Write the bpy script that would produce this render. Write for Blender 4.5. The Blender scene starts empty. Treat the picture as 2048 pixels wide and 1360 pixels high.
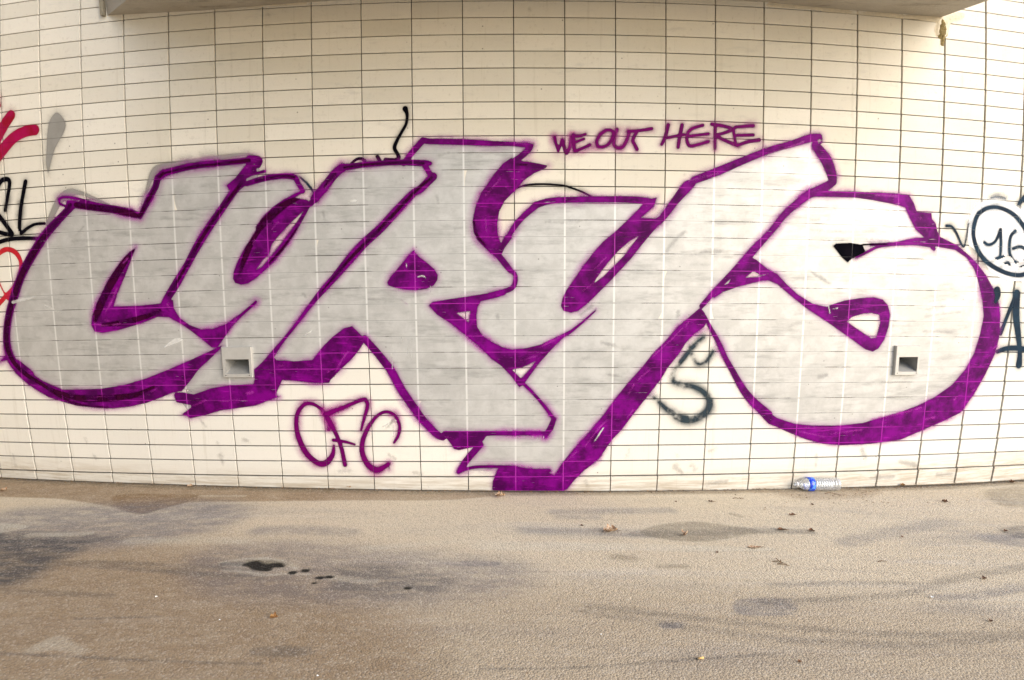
import bpy, bmesh, math, random
import numpy as np
from mathutils import Vector, Matrix

random.seed(7)
rng = np.random.default_rng(7)
scn = bpy.context.scene
COL = scn.collection

# ------------------------------------------------------------------ camera frame and the gently bowed wall
FPX = 1400.0
PITCH, YAW, ROLL = -0.054645, -0.0064915, -0.0041543
CAM0 = np.array([0.00882925, -3.96351876, 0.71769716])
BA, BX, BB, BZ = 0.03720226, -0.1402993, 0.03856932, 3.68762058
TW, TH = 0.3, 0.09756838
LEAN = 0.175
LC, LS = math.cos(LEAN), math.sin(LEAN)
ZOFF = 0.09


def lean(p):
    p = np.asarray(p, float)
    return np.stack([p[..., 0], p[..., 1] * LC + p[..., 2] * LS, p[..., 2] * LC - p[..., 1] * LS + ZOFF], -1)


def lean_vec(p):
    p = np.asarray(p, float)
    return np.stack([p[..., 0], p[..., 1] * LC + p[..., 2] * LS, p[..., 2] * LC - p[..., 1] * LS], -1)


def cam_axes():
    cx, sx = math.cos(PITCH), math.sin(PITCH)
    cy, sy = math.cos(YAW), math.sin(YAW)
    cr, sr = math.cos(ROLL), math.sin(ROLL)
    f = np.array([sy * cx, cy * cx, -sx])
    r = np.array([cy, -sy, 0.0])
    u = np.cross(r, f)
    return f, cr * r + sr * u, -sr * r + cr * u


CF, CR, CU = cam_axes()
F3, R3, U3 = lean_vec(CF), lean_vec(CR), lean_vec(CU)
CAMW = lean(CAM0)


def S(u, v, off=0.0):
    """point of the wall face at u metres along, v metres up, off metres in front"""
    u = np.asarray(u, float); v = np.asarray(v, float)
    y = BA * (u - BX) ** 2 + BB * (v - BZ) ** 2
    n = np.stack([2 * BA * (u - BX), -np.ones_like(u + v), 2 * BB * (v - BZ) + 0 * u], -1)
    n /= np.linalg.norm(n, axis=-1, keepdims=True)
    p = np.stack([u + 0 * v, y, v + 0 * u], -1) + n * np.asarray(off)[..., None]
    return lean(p)


def Snorm(u, v):
    n = np.array([2 * BA * (u - BX), -1.0, 2 * BB * (v - BZ)])
    return lean_vec(n / np.linalg.norm(n))


def uv_at(x, y):
    """wall coordinates of a point seen at (x, y) of the 2048 x 1360 photograph"""
    x = np.asarray(x, float); y = np.asarray(y, float)
    d = CF + ((x - 1024) / FPX)[..., None] * CR - ((y - 680) / FPX)[..., None] * CU
    ox, oz = CAM0[0] - BX, CAM0[2] - BZ
    A = BA * d[..., 0] ** 2 + BB * d[..., 2] ** 2
    B = 2 * BA * ox * d[..., 0] + 2 * BB * oz * d[..., 2] - d[..., 1]
    D = BA * ox * ox + BB * oz * oz - CAM0[1]
    t = 2 * D / (-B + np.sqrt(B * B - 4 * A * D))
    P = CAM0 + t[..., None] * d
    return P[..., 0], P[..., 2]


def px_of(u, v):
    y = BA * (u - BX) ** 2 + BB * (v - BZ) ** 2
    d = np.stack([u, y, v], -1) - CAM0
    z = d @ CF
    return 1024 + FPX * (d @ CR) / z, 680 - FPX * (d @ CU) / z


FLX = np.array([-3.615, -3.011, -1.799, -0.895, 0, 0.896, 1.8, 2.402, 3.011, 3.577])
FLZ = np.array([-.128, -.105, -.082, -.077, -.087, -.098, -.118, -.143, -.171, -.186]) + ZOFF
FPOLY = np.polyfit(FLX, FLZ, 3)


def floor_z(x):
    return np.polyval(FPOLY, np.clip(x, -4.0, 4.0))


def floor_at(x, y):
    x = np.asarray(x, float); y = np.asarray(y, float)
    d = F3 + ((x - 1024) / FPX)[..., None] * R3 - ((y - 680) / FPX)[..., None] * U3
    z = np.zeros_like(x)
    for _ in range(8):
        t = (z - CAMW[2]) / d[..., 2]
        P = CAMW + t[..., None] * d
        z = floor_z(P[..., 0])
    return P


def plane_at(x, y, z):
    d = F3 + (x - 1024) / FPX * R3 - (y - 680) / FPX * U3
    return CAMW + (z - CAMW[2]) / d[2] * d


cd = bpy.data.cameras.new('camera')
cam = bpy.data.objects.new('camera', cd)
COL.objects.link(cam)
cd.sensor_width = 36.0
cd.lens = FPX / 2048 * 36.0
cd.clip_start = 0.05
cd.clip_end = 500
M = Matrix.Identity(4)
for i in range(3):
    M[i][0], M[i][1], M[i][2], M[i][3] = R3[i], U3[i], -F3[i], CAMW[i]
cam.matrix_world = M
scn.camera = cam

# ------------------------------------------------------------------ light
SUN_EL, SUN_AZ = math.radians(25), math.radians(128)      # azimuth clockwise from +Y
world = bpy.data.worlds.new('World')
scn.world = world
world.use_nodes = True
wn = world.node_tree
wn.nodes.clear()
sky = wn.nodes.new('ShaderNodeTexSky')
sky.sky_type = 'NISHITA'
sky.sun_disc = False
sky.sun_elevation = SUN_EL
sky.sun_rotation = SUN_AZ
sky.air_density = 1.0
sky.dust_density = 1.6
sky.ozone_density = 1.0
bg = wn.nodes.new('ShaderNodeBackground')
bg.inputs['Strength'].default_value = 0.14
wo = wn.nodes.new('ShaderNodeOutputWorld')
wn.links.new(sky.outputs[0], bg.inputs[0])
wn.links.new(bg.outputs[0], wo.inputs[0])
sd = bpy.data.lights.new('sun', 'SUN')
sd.energy = 1.4
sd.angle = math.radians(55)
sd.color = (1.0, 0.975, 0.94)
sun = bpy.data.objects.new('sun', sd)
COL.objects.link(sun)
sdir = Vector((math.sin(SUN_AZ) * math.cos(SUN_EL), math.cos(SUN_AZ) * math.cos(SUN_EL), math.sin(SUN_EL)))
sun.rotation_euler = sdir.to_track_quat('Z', 'Y').to_euler()
sun.location = (8, -8, 12)
scn.view_settings.view_transform = 'Standard'
scn.view_settings.look = 'None'
scn.view_settings.exposure = 1.0
scn.view_settings.gamma = 1.0
scn.view_settings.use_curve_mapping = False
scn.render.engine = 'CYCLES'
scn.cycles.transparent_max_bounces = 24
scn.cycles.max_bounces = 8
scn.cycles.diffuse_bounces = 5


# ------------------------------------------------------------------ helpers
def tag(o, label=None, cat=None, group=None, kind=None):
    if label: o['label'] = label
    if cat: o['category'] = cat
    if group: o['group'] = group
    if kind: o['kind'] = kind
    return o


def link(o, parent=None):
    COL.objects.link(o)
    if parent is not None:
        o.parent = parent
    return o


def empty(name, loc=(0, 0, 0)):
    o = bpy.data.objects.new(name, None)
    o.location = loc
    o.empty_display_size = 0.1
    return link(o)


def from_arrays(name, verts, faces, mat, smooth=False):
    me = bpy.data.meshes.new(name)
    verts = np.ascontiguousarray(verts, dtype=np.float32)
    faces = np.ascontiguousarray(faces, dtype=np.int32)
    n = faces.shape[1]
    me.vertices.add(len(verts)); me.vertices.foreach_set('co', verts.ravel())
    me.loops.add(faces.size); me.loops.foreach_set('vertex_index', faces.ravel())
    me.polygons.add(len(faces))
    me.polygons.foreach_set('loop_start', np.arange(0, faces.size, n, dtype=np.int32))
    me.update(calc_edges=True)
    me.polygons.foreach_set('use_smooth', np.full(len(faces), bool(smooth)))
    if mat: me.materials.append(mat)
    me.update()
    return me


def bm_obj(name, bm, mat, parent=None, smooth=False):
    me = bpy.data.meshes.new(name)
    bm.normal_update()
    bm.to_mesh(me); bm.free()
    if smooth:
        for p in me.polygons: p.use_smooth = True
    else:
        for p in me.polygons: p.use_smooth = False
    if mat: me.materials.append(mat)
    return link(bpy.data.objects.new(name, me), parent)


class NT:
    """small node builder"""
    def __init__(self, name):
        self.m = bpy.data.materials.new(name)
        self.m.use_nodes = True
        self.t = self.m.node_tree
        self.t.nodes.clear()
        self.out = self.t.nodes.new('ShaderNodeOutputMaterial')

    def n(self, kind, **kw):
        nd = self.t.nodes.new('ShaderNode' + kind)
        for k, v in kw.items():
            if k.startswith('_'):
                setattr(nd, k[1:], v)
        return nd

    def put(self, sock, v):
        if isinstance(v, bpy.types.NodeSocket):
            self.t.links.new(v, sock)
        elif v is not None:
            if sock.type == 'RGBA' and len(v) == 3:
                v = (*v, 1)
            sock.default_value = v

    def math(self, op, a, b=None, c=None, clamp=False):
        nd = self.n('Math', _operation=op, _use_clamp=clamp)
        self.put(nd.inputs[0], a)
        if b is not None: self.put(nd.inputs[1], b)
        if c is not None: self.put(nd.inputs[2], c)
        return nd.outputs[0]

    def mix(self, f, a, b, mode='MIX'):
        nd = self.n('Mix', _data_type='RGBA', _blend_type=mode)
        self.put(nd.inputs[0], f); self.put(nd.inputs[6], a); self.put(nd.inputs[7], b)
        return nd.outputs[2]

    def ramp(self, f, lo, hi, a=0.0, b=1.0):
        nd = self.n('MapRange', _interpolation_type='SMOOTHSTEP')
        self.put(nd.inputs[0], f)
        for i, v in enumerate((lo, hi, a, b)):
            self.put(nd.inputs[i + 1], v)
        return nd.outputs[0]

    def noise(self, vec, scale, detail=4, rough=0.55, stretch=None, rot=None):
        if stretch or rot:
            mp = self.n('Mapping')
            self.put(mp.inputs[0], vec)
            if rot: mp.inputs['Rotation'].default_value = rot
            if stretch: mp.inputs['Scale'].default_value = stretch
            vec = mp.outputs[0]
        nd = self.n('TexNoise')
        self.put(nd.inputs['Vector'], vec)
        nd.inputs['Scale'].default_value = scale
        nd.inputs['Detail'].default_value = detail
        nd.inputs['Roughness'].default_value = rough
        return nd.outputs[0]

    def pos(self):
        return self.n('NewGeometry').outputs['Position']

    def attr(self, name):
        a = self.n('Attribute'); a.attribute_name = name
        return a

    def bsdf(self, color, rough=0.6, metal=0.0, bump=None, bump_d=0.002, alpha=None, spec=0.5, **kw):
        p = self.n('BsdfPrincipled')
        self.put(p.inputs['Base Color'], color)
        self.put(p.inputs['Roughness'], rough)
        self.put(p.inputs['Metallic'], metal)
        self.put(p.inputs['Specular IOR Level'], spec)
        if alpha is not None: self.put(p.inputs['Alpha'], alpha)
        for k, v in kw.items():
            self.put(p.inputs[k.replace('_', ' ')], v)
        if bump is not None:
            b = self.n('Bump')
            b.inputs['Distance'].default_value = bump_d
            b.inputs['Strength'].default_value = 1.0
            self.put(b.inputs['Height'], bump)
            self.t.links.new(b.outputs[0], p.inputs['Normal'])
        self.t.links.new(p.outputs[0], self.out.inputs['Surface'])
        return p


# ------------------------------------------------------------------ materials of the setting
def tile_material(name, joined):
    n = NT(name)
    pos = n.pos()
    if joined:
        rnd = n.attr('tint').outputs['Fac']
    else:
        rnd = n.n('ObjectInfo').outputs['Random']
    c = n.mix(rnd, (0.63, 0.585, 0.485), (0.765, 0.72, 0.625))
    big = n.noise(pos, 1.3, 3)
    c = n.mix(n.ramp(big, 0.35, 0.7, 0, 0.35), c, (0.71, 0.685, 0.62))
    # grime lower down and in drips
    fine = n.noise(pos, 38, 5, 0.7)
    c = n.mix(n.ramp(fine, 0.54, 0.78, 0, 0.42), c, (0.42, 0.37, 0.30))
    wipe = n.noise(pos, 9, 6, 0.7, stretch=(0.5, 1, 2.2))
    c = n.mix(n.ramp(wipe, 0.55, 0.74, 0, 0.30), c, (0.40, 0.38, 0.36))
    sx = n.n('SeparateXYZ'); n.put(sx.inputs[0], pos)
    low = n.ramp(sx.outputs[2], 0.2, 2.3, 1, 0)
    low2 = n.ramp(sx.outputs[2], 0.0, 0.17, 1, 0)
    c = n.mix(n.math('MULTIPLY', low, 0.65), c, (0.76, 0.74, 0.69))  # paler towards the ground, brighter light there put into the tile colour
    streak = n.noise(pos, 6, 6, 0.75, stretch=(0.6, 1, 9))
    c = n.mix(n.math('MULTIPLY', low2, n.ramp(streak, 0.38, 0.64, 0.10, 0.8)), c, (0.42, 0.34, 0.24))
    runs = n.noise(pos, 4, 5, 0.7, stretch=(7, 1, 0.35))
    c = n.mix(n.ramp(runs, 0.56, 0.72, 0, 0.22), c, (0.40, 0.35, 0.26))
    speck = n.n('TexVoronoi', _feature='F1'); n.put(speck.inputs['Vector'], pos); speck.inputs['Scale'].default_value = 14
    wn_ = n.n('TexWhiteNoise'); n.put(wn_.inputs['Vector'], speck.outputs['Position'])
    sp = n.math('MULTIPLY', n.ramp(speck.outputs['Distance'], 0.03, 0.09, 1, 0), n.ramp(wn_.outputs['Value'], 0.80, 0.86, 0, 0.8))
    c = n.mix(sp, c, (0.16, 0.14, 0.12))
    grain = n.noise(pos, 260, 2, 0.6)
    c = n.mix(n.ramp(grain, 0.3, 0.7, 0, 0.12), c, (0.45, 0.42, 0.38))
    bump = n.math('ADD', n.math('MULTIPLY', fine, 0.5), n.math('MULTIPLY', grain, 0.4))
    n.bsdf(c, n.ramp(wipe, 0.3, 0.7, 0.45, 0.7), bump=bump, bump_d=0.0010, spec=0.22)
    return n.m


M_TILE = tile_material('glazed_tile', False)
M_TILE_J = tile_material('glazed_tile_joined', True)

n = NT('mortar')
pos = n.pos()
g = n.noise(pos, 30, 5)
n.bsdf(n.mix(g, (0.035, 0.034, 0.032), (0.13, 0.12, 0.10)), 0.9)
M_MORTAR = n.m

n = NT('asphalt')
pos = n.pos()
base = n.mix(n.noise(pos, 0.9, 4), (0.52, 0.43, 0.305), (0.62, 0.53, 0.395))
big = n.noise(pos, 1.6, 6, 0.62, stretch=(0.35, 1.8, 1))
base = n.mix(n.ramp(big, 0.50, 0.72, 0, 0.40), base, (0.235, 0.225, 0.225))
swp = n.noise(pos, 2.2, 6, 0.7, stretch=(0.2, 2.8, 1), rot=(0, 0, 0.05))
base = n.mix(n.ramp(swp, 0.50, 0.70, 0, 0.45), base, (0.64, 0.58, 0.49))
sw2 = n.noise(pos, 3.1, 7, 0.72, stretch=(0.22, 3.4, 1), rot=(0, 0, -0.06))
base = n.mix(n.ramp(sw2, 0.54, 0.72, 0, 0.38), base, (0.27, 0.235, 0.20))
brk = n.noise(pos, 14, 5, 0.7, stretch=(0.5, 1.3, 1))
for nm, colr in (('m_dust', (0.225, 0.142, 0.070)), ('m_blue', (0.125, 0.125, 0.15)), ('m_dark', (0.07, 0.065, 0.065)), ('m_damp', (0.15, 0.12, 0.075)), ('m_pale', (0.60, 0.55, 0.44)), ('m_hole_shade', (0.012, 0.010, 0.006))):
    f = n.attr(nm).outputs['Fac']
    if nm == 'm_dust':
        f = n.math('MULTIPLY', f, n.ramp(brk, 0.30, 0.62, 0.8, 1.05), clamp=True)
    elif nm != 'm_hole_shade':
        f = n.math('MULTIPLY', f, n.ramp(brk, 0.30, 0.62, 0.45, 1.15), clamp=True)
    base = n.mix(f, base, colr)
vor = n.n('TexVoronoi'); n.put(vor.inputs['Vector'], pos); vor.inputs['Scale'].default_value = 120
wnn = n.n('TexWhiteNoise'); n.put(wnn.inputs['Vector'], vor.outputs['Position'])
base = n.mix(n.ramp(wnn.outputs['Value'], 0.0, 0.4, 0.27, 0), base, (0.10, 0.09, 0.09))
base = n.mix(n.math('MULTIPLY', n.ramp(wnn.outputs['Value'], 0.72, 1.0, 0, 0.20), n.math('SUBTRACT', 1.0, n.attr('m_hole_shade').outputs['Fac'])), base, (0.72, 0.66, 0.58))
hb = n.math('ADD', n.math('MULTIPLY', vor.outputs['Distance'], -0.9), n.math('MULTIPLY', n.noise(pos, 55, 4, 0.7), 0.9))
n.bsdf(base, 0.82, bump=hb, bump_d=0.0032, spec=0.3)
M_ASPHALT = n.m


def concrete(name, a, b, scale=3.0, mark=0.35):
    n = NT(name)
    pos = n.pos()
    c = n.mix(n.noise(pos, scale, 6, 0.65), a, b)
    st = n.noise(pos, 5, 7, 0.8, stretch=(0.7, 3.5, 1), rot=(0, 0, 0.5))
    c = n.mix(n.ramp(st, 0.52, 0.70, 0, mark), c, tuple(x * 0.35 for x in a))
    ru = n.noise(pos, 2.5, 5, 0.7)
    c = n.mix(n.ramp(ru, 0.60, 0.76, 0, 0.45), c, (0.33, 0.20, 0.10))
    f = n.noise(pos, 60, 4, 0.7)
    n.bsdf(c, 0.85, bump=n.math('ADD', st, n.math('MULTIPLY', f, 0.4)), bump_d=0.012, spec=0.2)
    return n.m


M_CONC = concrete('weathered_concrete', (0.36, 0.31, 0.24), (0.56, 0.52, 0.45), 3.0, 0.6)
M_CONC_D = concrete('bare_concrete', (0.24, 0.21, 0.17), (0.34, 0.31, 0.27))


def plain(name, col, rough=0.6, metal=0.0, var=0.25, scale=40, bump=0.0006, spec=0.4):
    n = NT(name)
    g = n.noise(n.pos(), scale, 4, 0.65)
    c = n.mix(g, tuple(x * (1 - var) for x in col), tuple(min(1, x * (1 + var)) for x in col))
    n.bsdf(c, rough, metal, bump=g, bump_d=bump, spec=spec)
    return n.m


# ------------------------------------------------------------------ the tiled wall
wall = empty('tiled_wall', (0, 0.6, 0))
tag(wall, 'long cream tiled underpass wall covered with graffiti', 'wall')
WINV = Matrix.Translation(-wall.location)


def wall_child(o):
    COL.objects.link(o) if o.name not in COL.objects else None
    o.parent = wall
    o.matrix_parent_inverse = WINV
    return o


# mortar backing: a thick curved body behind the tiles
def box_uv(x0, y0, x1, y1):
    u0, v0 = uv_at(x0, y1); u1, v1 = uv_at(x1, y0)
    return float(u0), float(v0), float(u1), float(v1)


BOXES = [box_uv(450.5, 693, 505, 753.5), box_uv(1784, 691, 1836.5, 749)]
uu = np.linspace(-7.2, 7.2, 73); vv = np.linspace(-0.25, 4.1, 24)
for b in BOXES:
    uu = np.append(uu, [b[0], b[2]]); vv = np.append(vv, [b[1], b[3]])
uu.sort(); vv.sort()
UU, VV = np.meshgrid(uu, vv)
front = S(UU, VV, -0.010)
back = S(UU, VV, -0.30)
k = UU.size
idx = np.arange(k).reshape(UU.shape)
fr = np.stack([idx[:-1, :-1], idx[:-1, 1:], idx[1:, 1:], idx[1:, :-1]], -1).reshape(-1, 4)
cu = ((uu[:-1] + uu[1:]) / 2)[None, :] + 0 * ((vv[:-1] + vv[1:]) / 2)[:, None]
cv = ((vv[:-1] + vv[1:]) / 2)[:, None] + 0 * cu
keep = np.ones(cu.size, bool)
for b in BOXES:
    keep &= ~((cu > b[0]) & (cu < b[2]) & (cv > b[1]) & (cv < b[3])).ravel()
fr = fr[keep]
bk = fr[:, ::-1] + k
edge = []
def strip(line):
    for a, b in zip(line[:-1], line[1:]):
        edge.append((b, a, a + k, b + k))
strip(idx[0, :]); strip(idx[:, -1]); strip(idx[-1, ::-1]); strip(idx[::-1, 0])
wall_child(bpy.data.objects.new('mortar_bed', from_arrays('mortar_bed', np.concatenate([front.reshape(-1, 3), back.reshape(-1, 3)]),
           np.concatenate([fr, bk, np.array(edge)]), M_MORTAR, False)))

JV, JH = 0.0056, 0.0050
BEV = 0.0011
DEP = 0.0105


def tile_template(w, h):
    """front ring, bevel ring, back ring of one tile in its own frame: x along, z up, -y out of the wall"""
    a, b = w / 2, h / 2
    ring = lambda x, z, y: [(-x, y, -z), (x, y, -z), (x, y, z), (-x, y, z)]
    v = ring(a - BEV, b - BEV, 0.0) + ring(a, b, BEV * 0.8) + ring(a, b, DEP)
    f = [(0, 1, 2, 3)]
    for r in (0, 4):
        for i in range(4):
            j = (i + 1) % 4
            f.append((r + j, r + i, r + 4 + i, r + 4 + j))
    return np.array(v), np.array(f)


NJ0, NJ1 = -14, 34          # columns of tiles
NI1 = 41
tv, tf = tile_template(TW - JV, TH - JH)
BOT = -0.10
bh = TH - BOT
tvb, tfb = tile_template(TW - JV, bh - JH)
me_tile = from_arrays('tile', tv, tf, M_TILE)
spots = []
for i in range(NI1):
    for j in range(NJ0, NJ1):
        uc = (j - 10 + 0.5) * TW
        vc = (i + 0.5) * TH if i else BOT + bh / 2
        spots.append((i, j, uc, vc))
def size_px(u, v):
    c = np.array([(u - .15, v - .05), (u + .15, v - .05), (u + .15, v + .05), (u - .15, v + .05)])
    x, y = px_of(c[:, 0], c[:, 1])
    xc, yc = x.clip(0, 2048), y.clip(0, 1360)
    ar = lambda a, b: 0.5 * abs(np.dot(a, np.roll(b, 1)) - np.dot(b, np.roll(a, 1)))
    return ar(xc, yc)
order = sorted([s for s in spots if s[0] > 0], key=lambda s: -size_px(s[2], s[3]))
# skip the tiles that the concrete slab hides
order = [s for s in order if px_of(np.float64(s[2]), np.float64(s[3]))[1] > 8]
# tiles cut round the two boxes set into the wall
cut, pieces = set(), []
for (i, j, uc, vc) in spots:
    if not i: continue
    x0, x1, y0, y1 = uc - TW / 2 + JV / 2, uc + TW / 2 - JV / 2, vc - TH / 2 + JH / 2, vc + TH / 2 - JH / 2
    for b in BOXES:
        if x0 < b[2] and x1 > b[0] and y0 < b[3] and y1 > b[1]:
            cut.add((i, j))
            m0, m1 = max(y0, b[1]), min(y1, b[3])
            for r in ((x0, y0, x1, b[1]), (x0, b[3], x1, y1), (x0, m0, b[0], m1), (b[2], m0, x1, m1)):
                if r[2] - r[0] > .012 and r[3] - r[1] > .006:
                    pieces.append(r)
order = [s for s in order if (s[0], s[1]) not in cut]
single = {(s[0], s[1]) for s in order[:300]}


def tile_matrix(u, v, jitter=True):
    nrm = Vector(Snorm(u, v))
    c = Vector(S(u, v, 0.0))
    e = Vector(S(u + .01, v, 0.0)) - Vector(S(u - .01, v, 0.0))
    e.normalize()
    z = e.cross(-nrm)
    z.normalize()
    z = -z if z.z < 0 else z
    yv = z.cross(e)
    m = Matrix.Identity(4)
    for r in range(3):
        m[r][0], m[r][1], m[r][2] = e[r], yv[r], z[r]
    if jitter:
        m = m @ Matrix.Rotation(random.gauss(0, 0.0022), 4, 'X') @ Matrix.Rotation(random.gauss(0, 0.0016), 4, 'Z')
        c = c - nrm * abs(random.gauss(0, 0.0002))
    m.translation = c
    return m


JV_, JF_, JT_ = [], [], []
for (i, j, u, v) in spots:
    m = tile_matrix(u, v)
    if (i, j) in single:
        o = bpy.data.objects.new('tile', me_tile)
        COL.objects.link(o)
        o.parent = wall
        o.matrix_parent_inverse = WINV
        o.matrix_basis = m
    else:
        a, f = (tv, tf) if i else (tvb, tfb)
        mm = np.array(m)
        if (i, j) in cut: continue
        JF_.append(f + len(JT_))
        JV_.append(a @ mm[:3, :3].T + mm[:3, 3])
        JT_.extend([random.random()] * len(a))
for r in pieces:
    a, f = tile_template(r[2] - r[0], r[3] - r[1])
    mm = np.array(tile_matrix((r[0] + r[2]) / 2, (r[1] + r[3]) / 2, False))
    JF_.append(f + len(JT_)); JV_.append(a @ mm[:3, :3].T + mm[:3, 3]); JT_.extend([0.5] * len(a))
me = from_arrays('tile_field', np.concatenate(JV_), np.concatenate(JF_), M_TILE_J)
at = me.attributes.new('tint', 'FLOAT', 'POINT')
at.data.foreach_set('value', np.array(JT_, dtype=np.float32))
o = wall_child(bpy.data.objects.new('tile_field', me))
o['kind'] = 'stuff'

# ------------------------------------------------------------------ the footbridge slab overhead
ZS = 2.88 + ZOFF
pl0 = plane_at(214, 30.5, ZS); pl1 = plane_at(252, 0, ZS)
pr0 = plane_at(1884, 33.5, ZS); pr1 = plane_at(1975, 0, ZS)
dl = (pl1 - pl0) / np.linalg.norm((pl1 - pl0)[:2]); dr = (pr1 - pr0) / np.linalg.norm((pr1 - pr0)[:2])
LEN = 5.6
tl_ = 1.7 / abs(dl[1]); tr_ = 1.7 / abs(dr[1])
pl2 = pl0 + dl * tl_; pr2 = pr0 + dr * tr_
print('slab', pl0, dl, pr0, dr)
slab = empty('concrete_slab', (0, 0, ZS))
tag(slab, 'weathered concrete bridge slab overhead, resting against the top of the tiled wall', 'bridge slab')
SLINV = Matrix.Translation(-slab.location)


def prism(name, poly, z0, z1, mat, parent, inv, sub=0):
    bm = bmesh.new()
    lo = [bm.verts.new((p[0], p[1], z0)) for p in poly]
    hi = [bm.verts.new((p[0], p[1], z1)) for p in poly]
    bm.faces.new(lo[::-1]); bm.faces.new(hi)
    for a in range(len(poly)):
        b = (a + 1) % len(poly)
        bm.faces.new((lo[a], lo[b], hi[b], hi[a]))
    bmesh.ops.recalc_face_normals(bm, faces=bm.faces)
    o = bm_obj(name, bm, mat, parent)
    o.matrix_parent_inverse = inv
    return o


# the wall end of the deck follows the bowed tile face
edge_px = np.array([(213, 31), (300, 26), (400, 21), (480, 15), (550, 9), (620, 4), (700, -1), (780, -5), (850, -8), (940, -11), (1031, -12), (1140, -11), (1250, -8), (1360, -4), (1460, 0), (1540, 5), (1620, 13), (1700, 20), (1790, 27), (1884, 33.5)], float)
seam3 = S(*uv_at(edge_px[:, 0], edge_px[:, 1]), -0.004)
seam = [p[:2] for p in seam3]
far = np.linspace(pl2, pr2, len(seam3))
far[:, 2] = seam3[:, 2]
NS = len(seam3)
dv_ = np.concatenate([seam3, far, seam3 * [1, 1, 0] + [0, 0, ZS + 0.55], far * [1, 1, 0] + [0, 0, ZS + 0.55]])
df_ = []
for k in range(NS - 1):
    df_ += [(k + 1, k, NS + k, NS + k + 1), (2 * NS + k, 2 * NS + k + 1, 3 * NS + k + 1, 3 * NS + k),
            (k, k + 1, 2 * NS + k + 1, 2 * NS + k), (NS + k + 1, NS + k, 3 * NS + k, 3 * NS + k + 1)]
df_ += [(0, 2 * NS, 3 * NS, NS), (NS - 1, 2 * NS - 1, 4 * NS - 1, 3 * NS - 1)]
o = bpy.data.objects.new('deck', from_arrays('deck', dv_, np.array(df_), M_CONC))
COL.objects.link(o); o.parent = slab; o.matrix_parent_inverse = SLINV
# the narrow edge strip at the left end of the deck
edge_mat = concrete('edge_strip', (0.20, 0.17, 0.12), (0.32, 0.29, 0.22), 8, 0.5)
sl0 = seam[0]
prism('edge_strip', [(sl0[0] - 0.026, sl0[1] - 0.0), (sl0[0] - 0.002, sl0[1] - 0.0), (sl0[0] - 0.002, sl0[1] - 0.03), (sl0[0] - 0.026, sl0[1] - 0.03)],
      ZS - 0.004, ZS + 0.55, edge_mat, slab, SLINV)

# unseen wall and deck added on the left to block sky light
rw = empty('light_blocker', (-7.0, -4, 0))
tag(rw, 'unseen concrete wall and deck added on the left to block sky light', kind='structure')
RINV = Matrix.Translation(-rw.location)
prism('blocker_wall', [(-7.6, -14), (-7.0, -14), (-7.0, 2.4), (-7.6, 2.4)], -0.3, 4.9, M_CONC_D, rw, RINV)
prism('blocker_deck', [(-7.0, -14), (-3.3, -14), (-3.3, 0.45), (-7.0, 0.45)], 4.62, 4.88, M_CONC_D, rw, RINV)
prism('blocker_coping', [(-7.7, -14), (-6.9, -14), (-6.9, 2.4), (-7.7, 2.4)], 4.9, 5.05, M_CONC, rw, RINV)
for k_ in range(4):
    prism('blocker_pilaster', [(-7.0, -12 + k_ * 3.6), (-6.8, -12 + k_ * 3.6), (-6.8, -11.6 + k_ * 3.6), (-7.0, -11.6 + k_ * 3.6)], -0.2, 4.88, M_CONC_D, rw, RINV)

# ------------------------------------------------------------------ paint: sheets on the tile faces with a distance attribute
CR_ = {'A': (0, 0), 'B': (512, 0), 'C': (1024, 0), 'D': (1536, 0), 'E': (0, 350), 'F': (512, 350), 'G': (1024, 350), 'H': (1536, 350),
       'I': (0, 650), 'J': (512, 650), 'K': (1024, 650), 'L': (1536, 650)}


def cv(path):
    """'A x y r' strings: sheet letter switches the tracing window; returns photo pixels and radius"""
    out, w = [], 'A'
    for tok in path.split(','):
        p = tok.split()
        if p[0].isalpha():
            w = p[0]; p = p[1:]
        x0, y0 = CR_[w]
        q = [float(a) for a in p]
        out.append((x0 + q[0] / 3.4, y0 + q[1] / 3.4, (q[2] / 3.4) if len(q) > 2 else -1))
    r = 4.0
    res = []
    for x, y, rr in out:
        if rr > 0: r = rr
        res.append((x, y, r))
    return np.array(res)


def smooth_path(P, closed=False, n=5):
    if len(P) < 3: return P
    out = []
    N = len(P)
    rngi = range(N) if closed else range(N - 1)
    for i in rngi:
        if closed:
            a, b, c, d = P[(i - 1) % N], P[i], P[(i + 1) % N], P[(i + 2) % N]
        else:
            a, b, c, d = P[max(i - 1, 0)], P[i], P[i + 1], P[min(i + 2, N - 1)]
        for k in range(n):
            t = k / n
            q = 0.5 * ((2 * b) + (-a + c) * t + (2 * a - 5 * b + 4 * c - d) * t * t + (-a + 3 * b - 3 * c + d) * t ** 3)
            out.append(q)
    if not closed: out.append(P[-1])
    return np.array(out)


GH = 0.0075
GU = np.arange(-3.95, 4.05, GH); GV = np.arange(-0.02, 3.1, GH)


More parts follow.
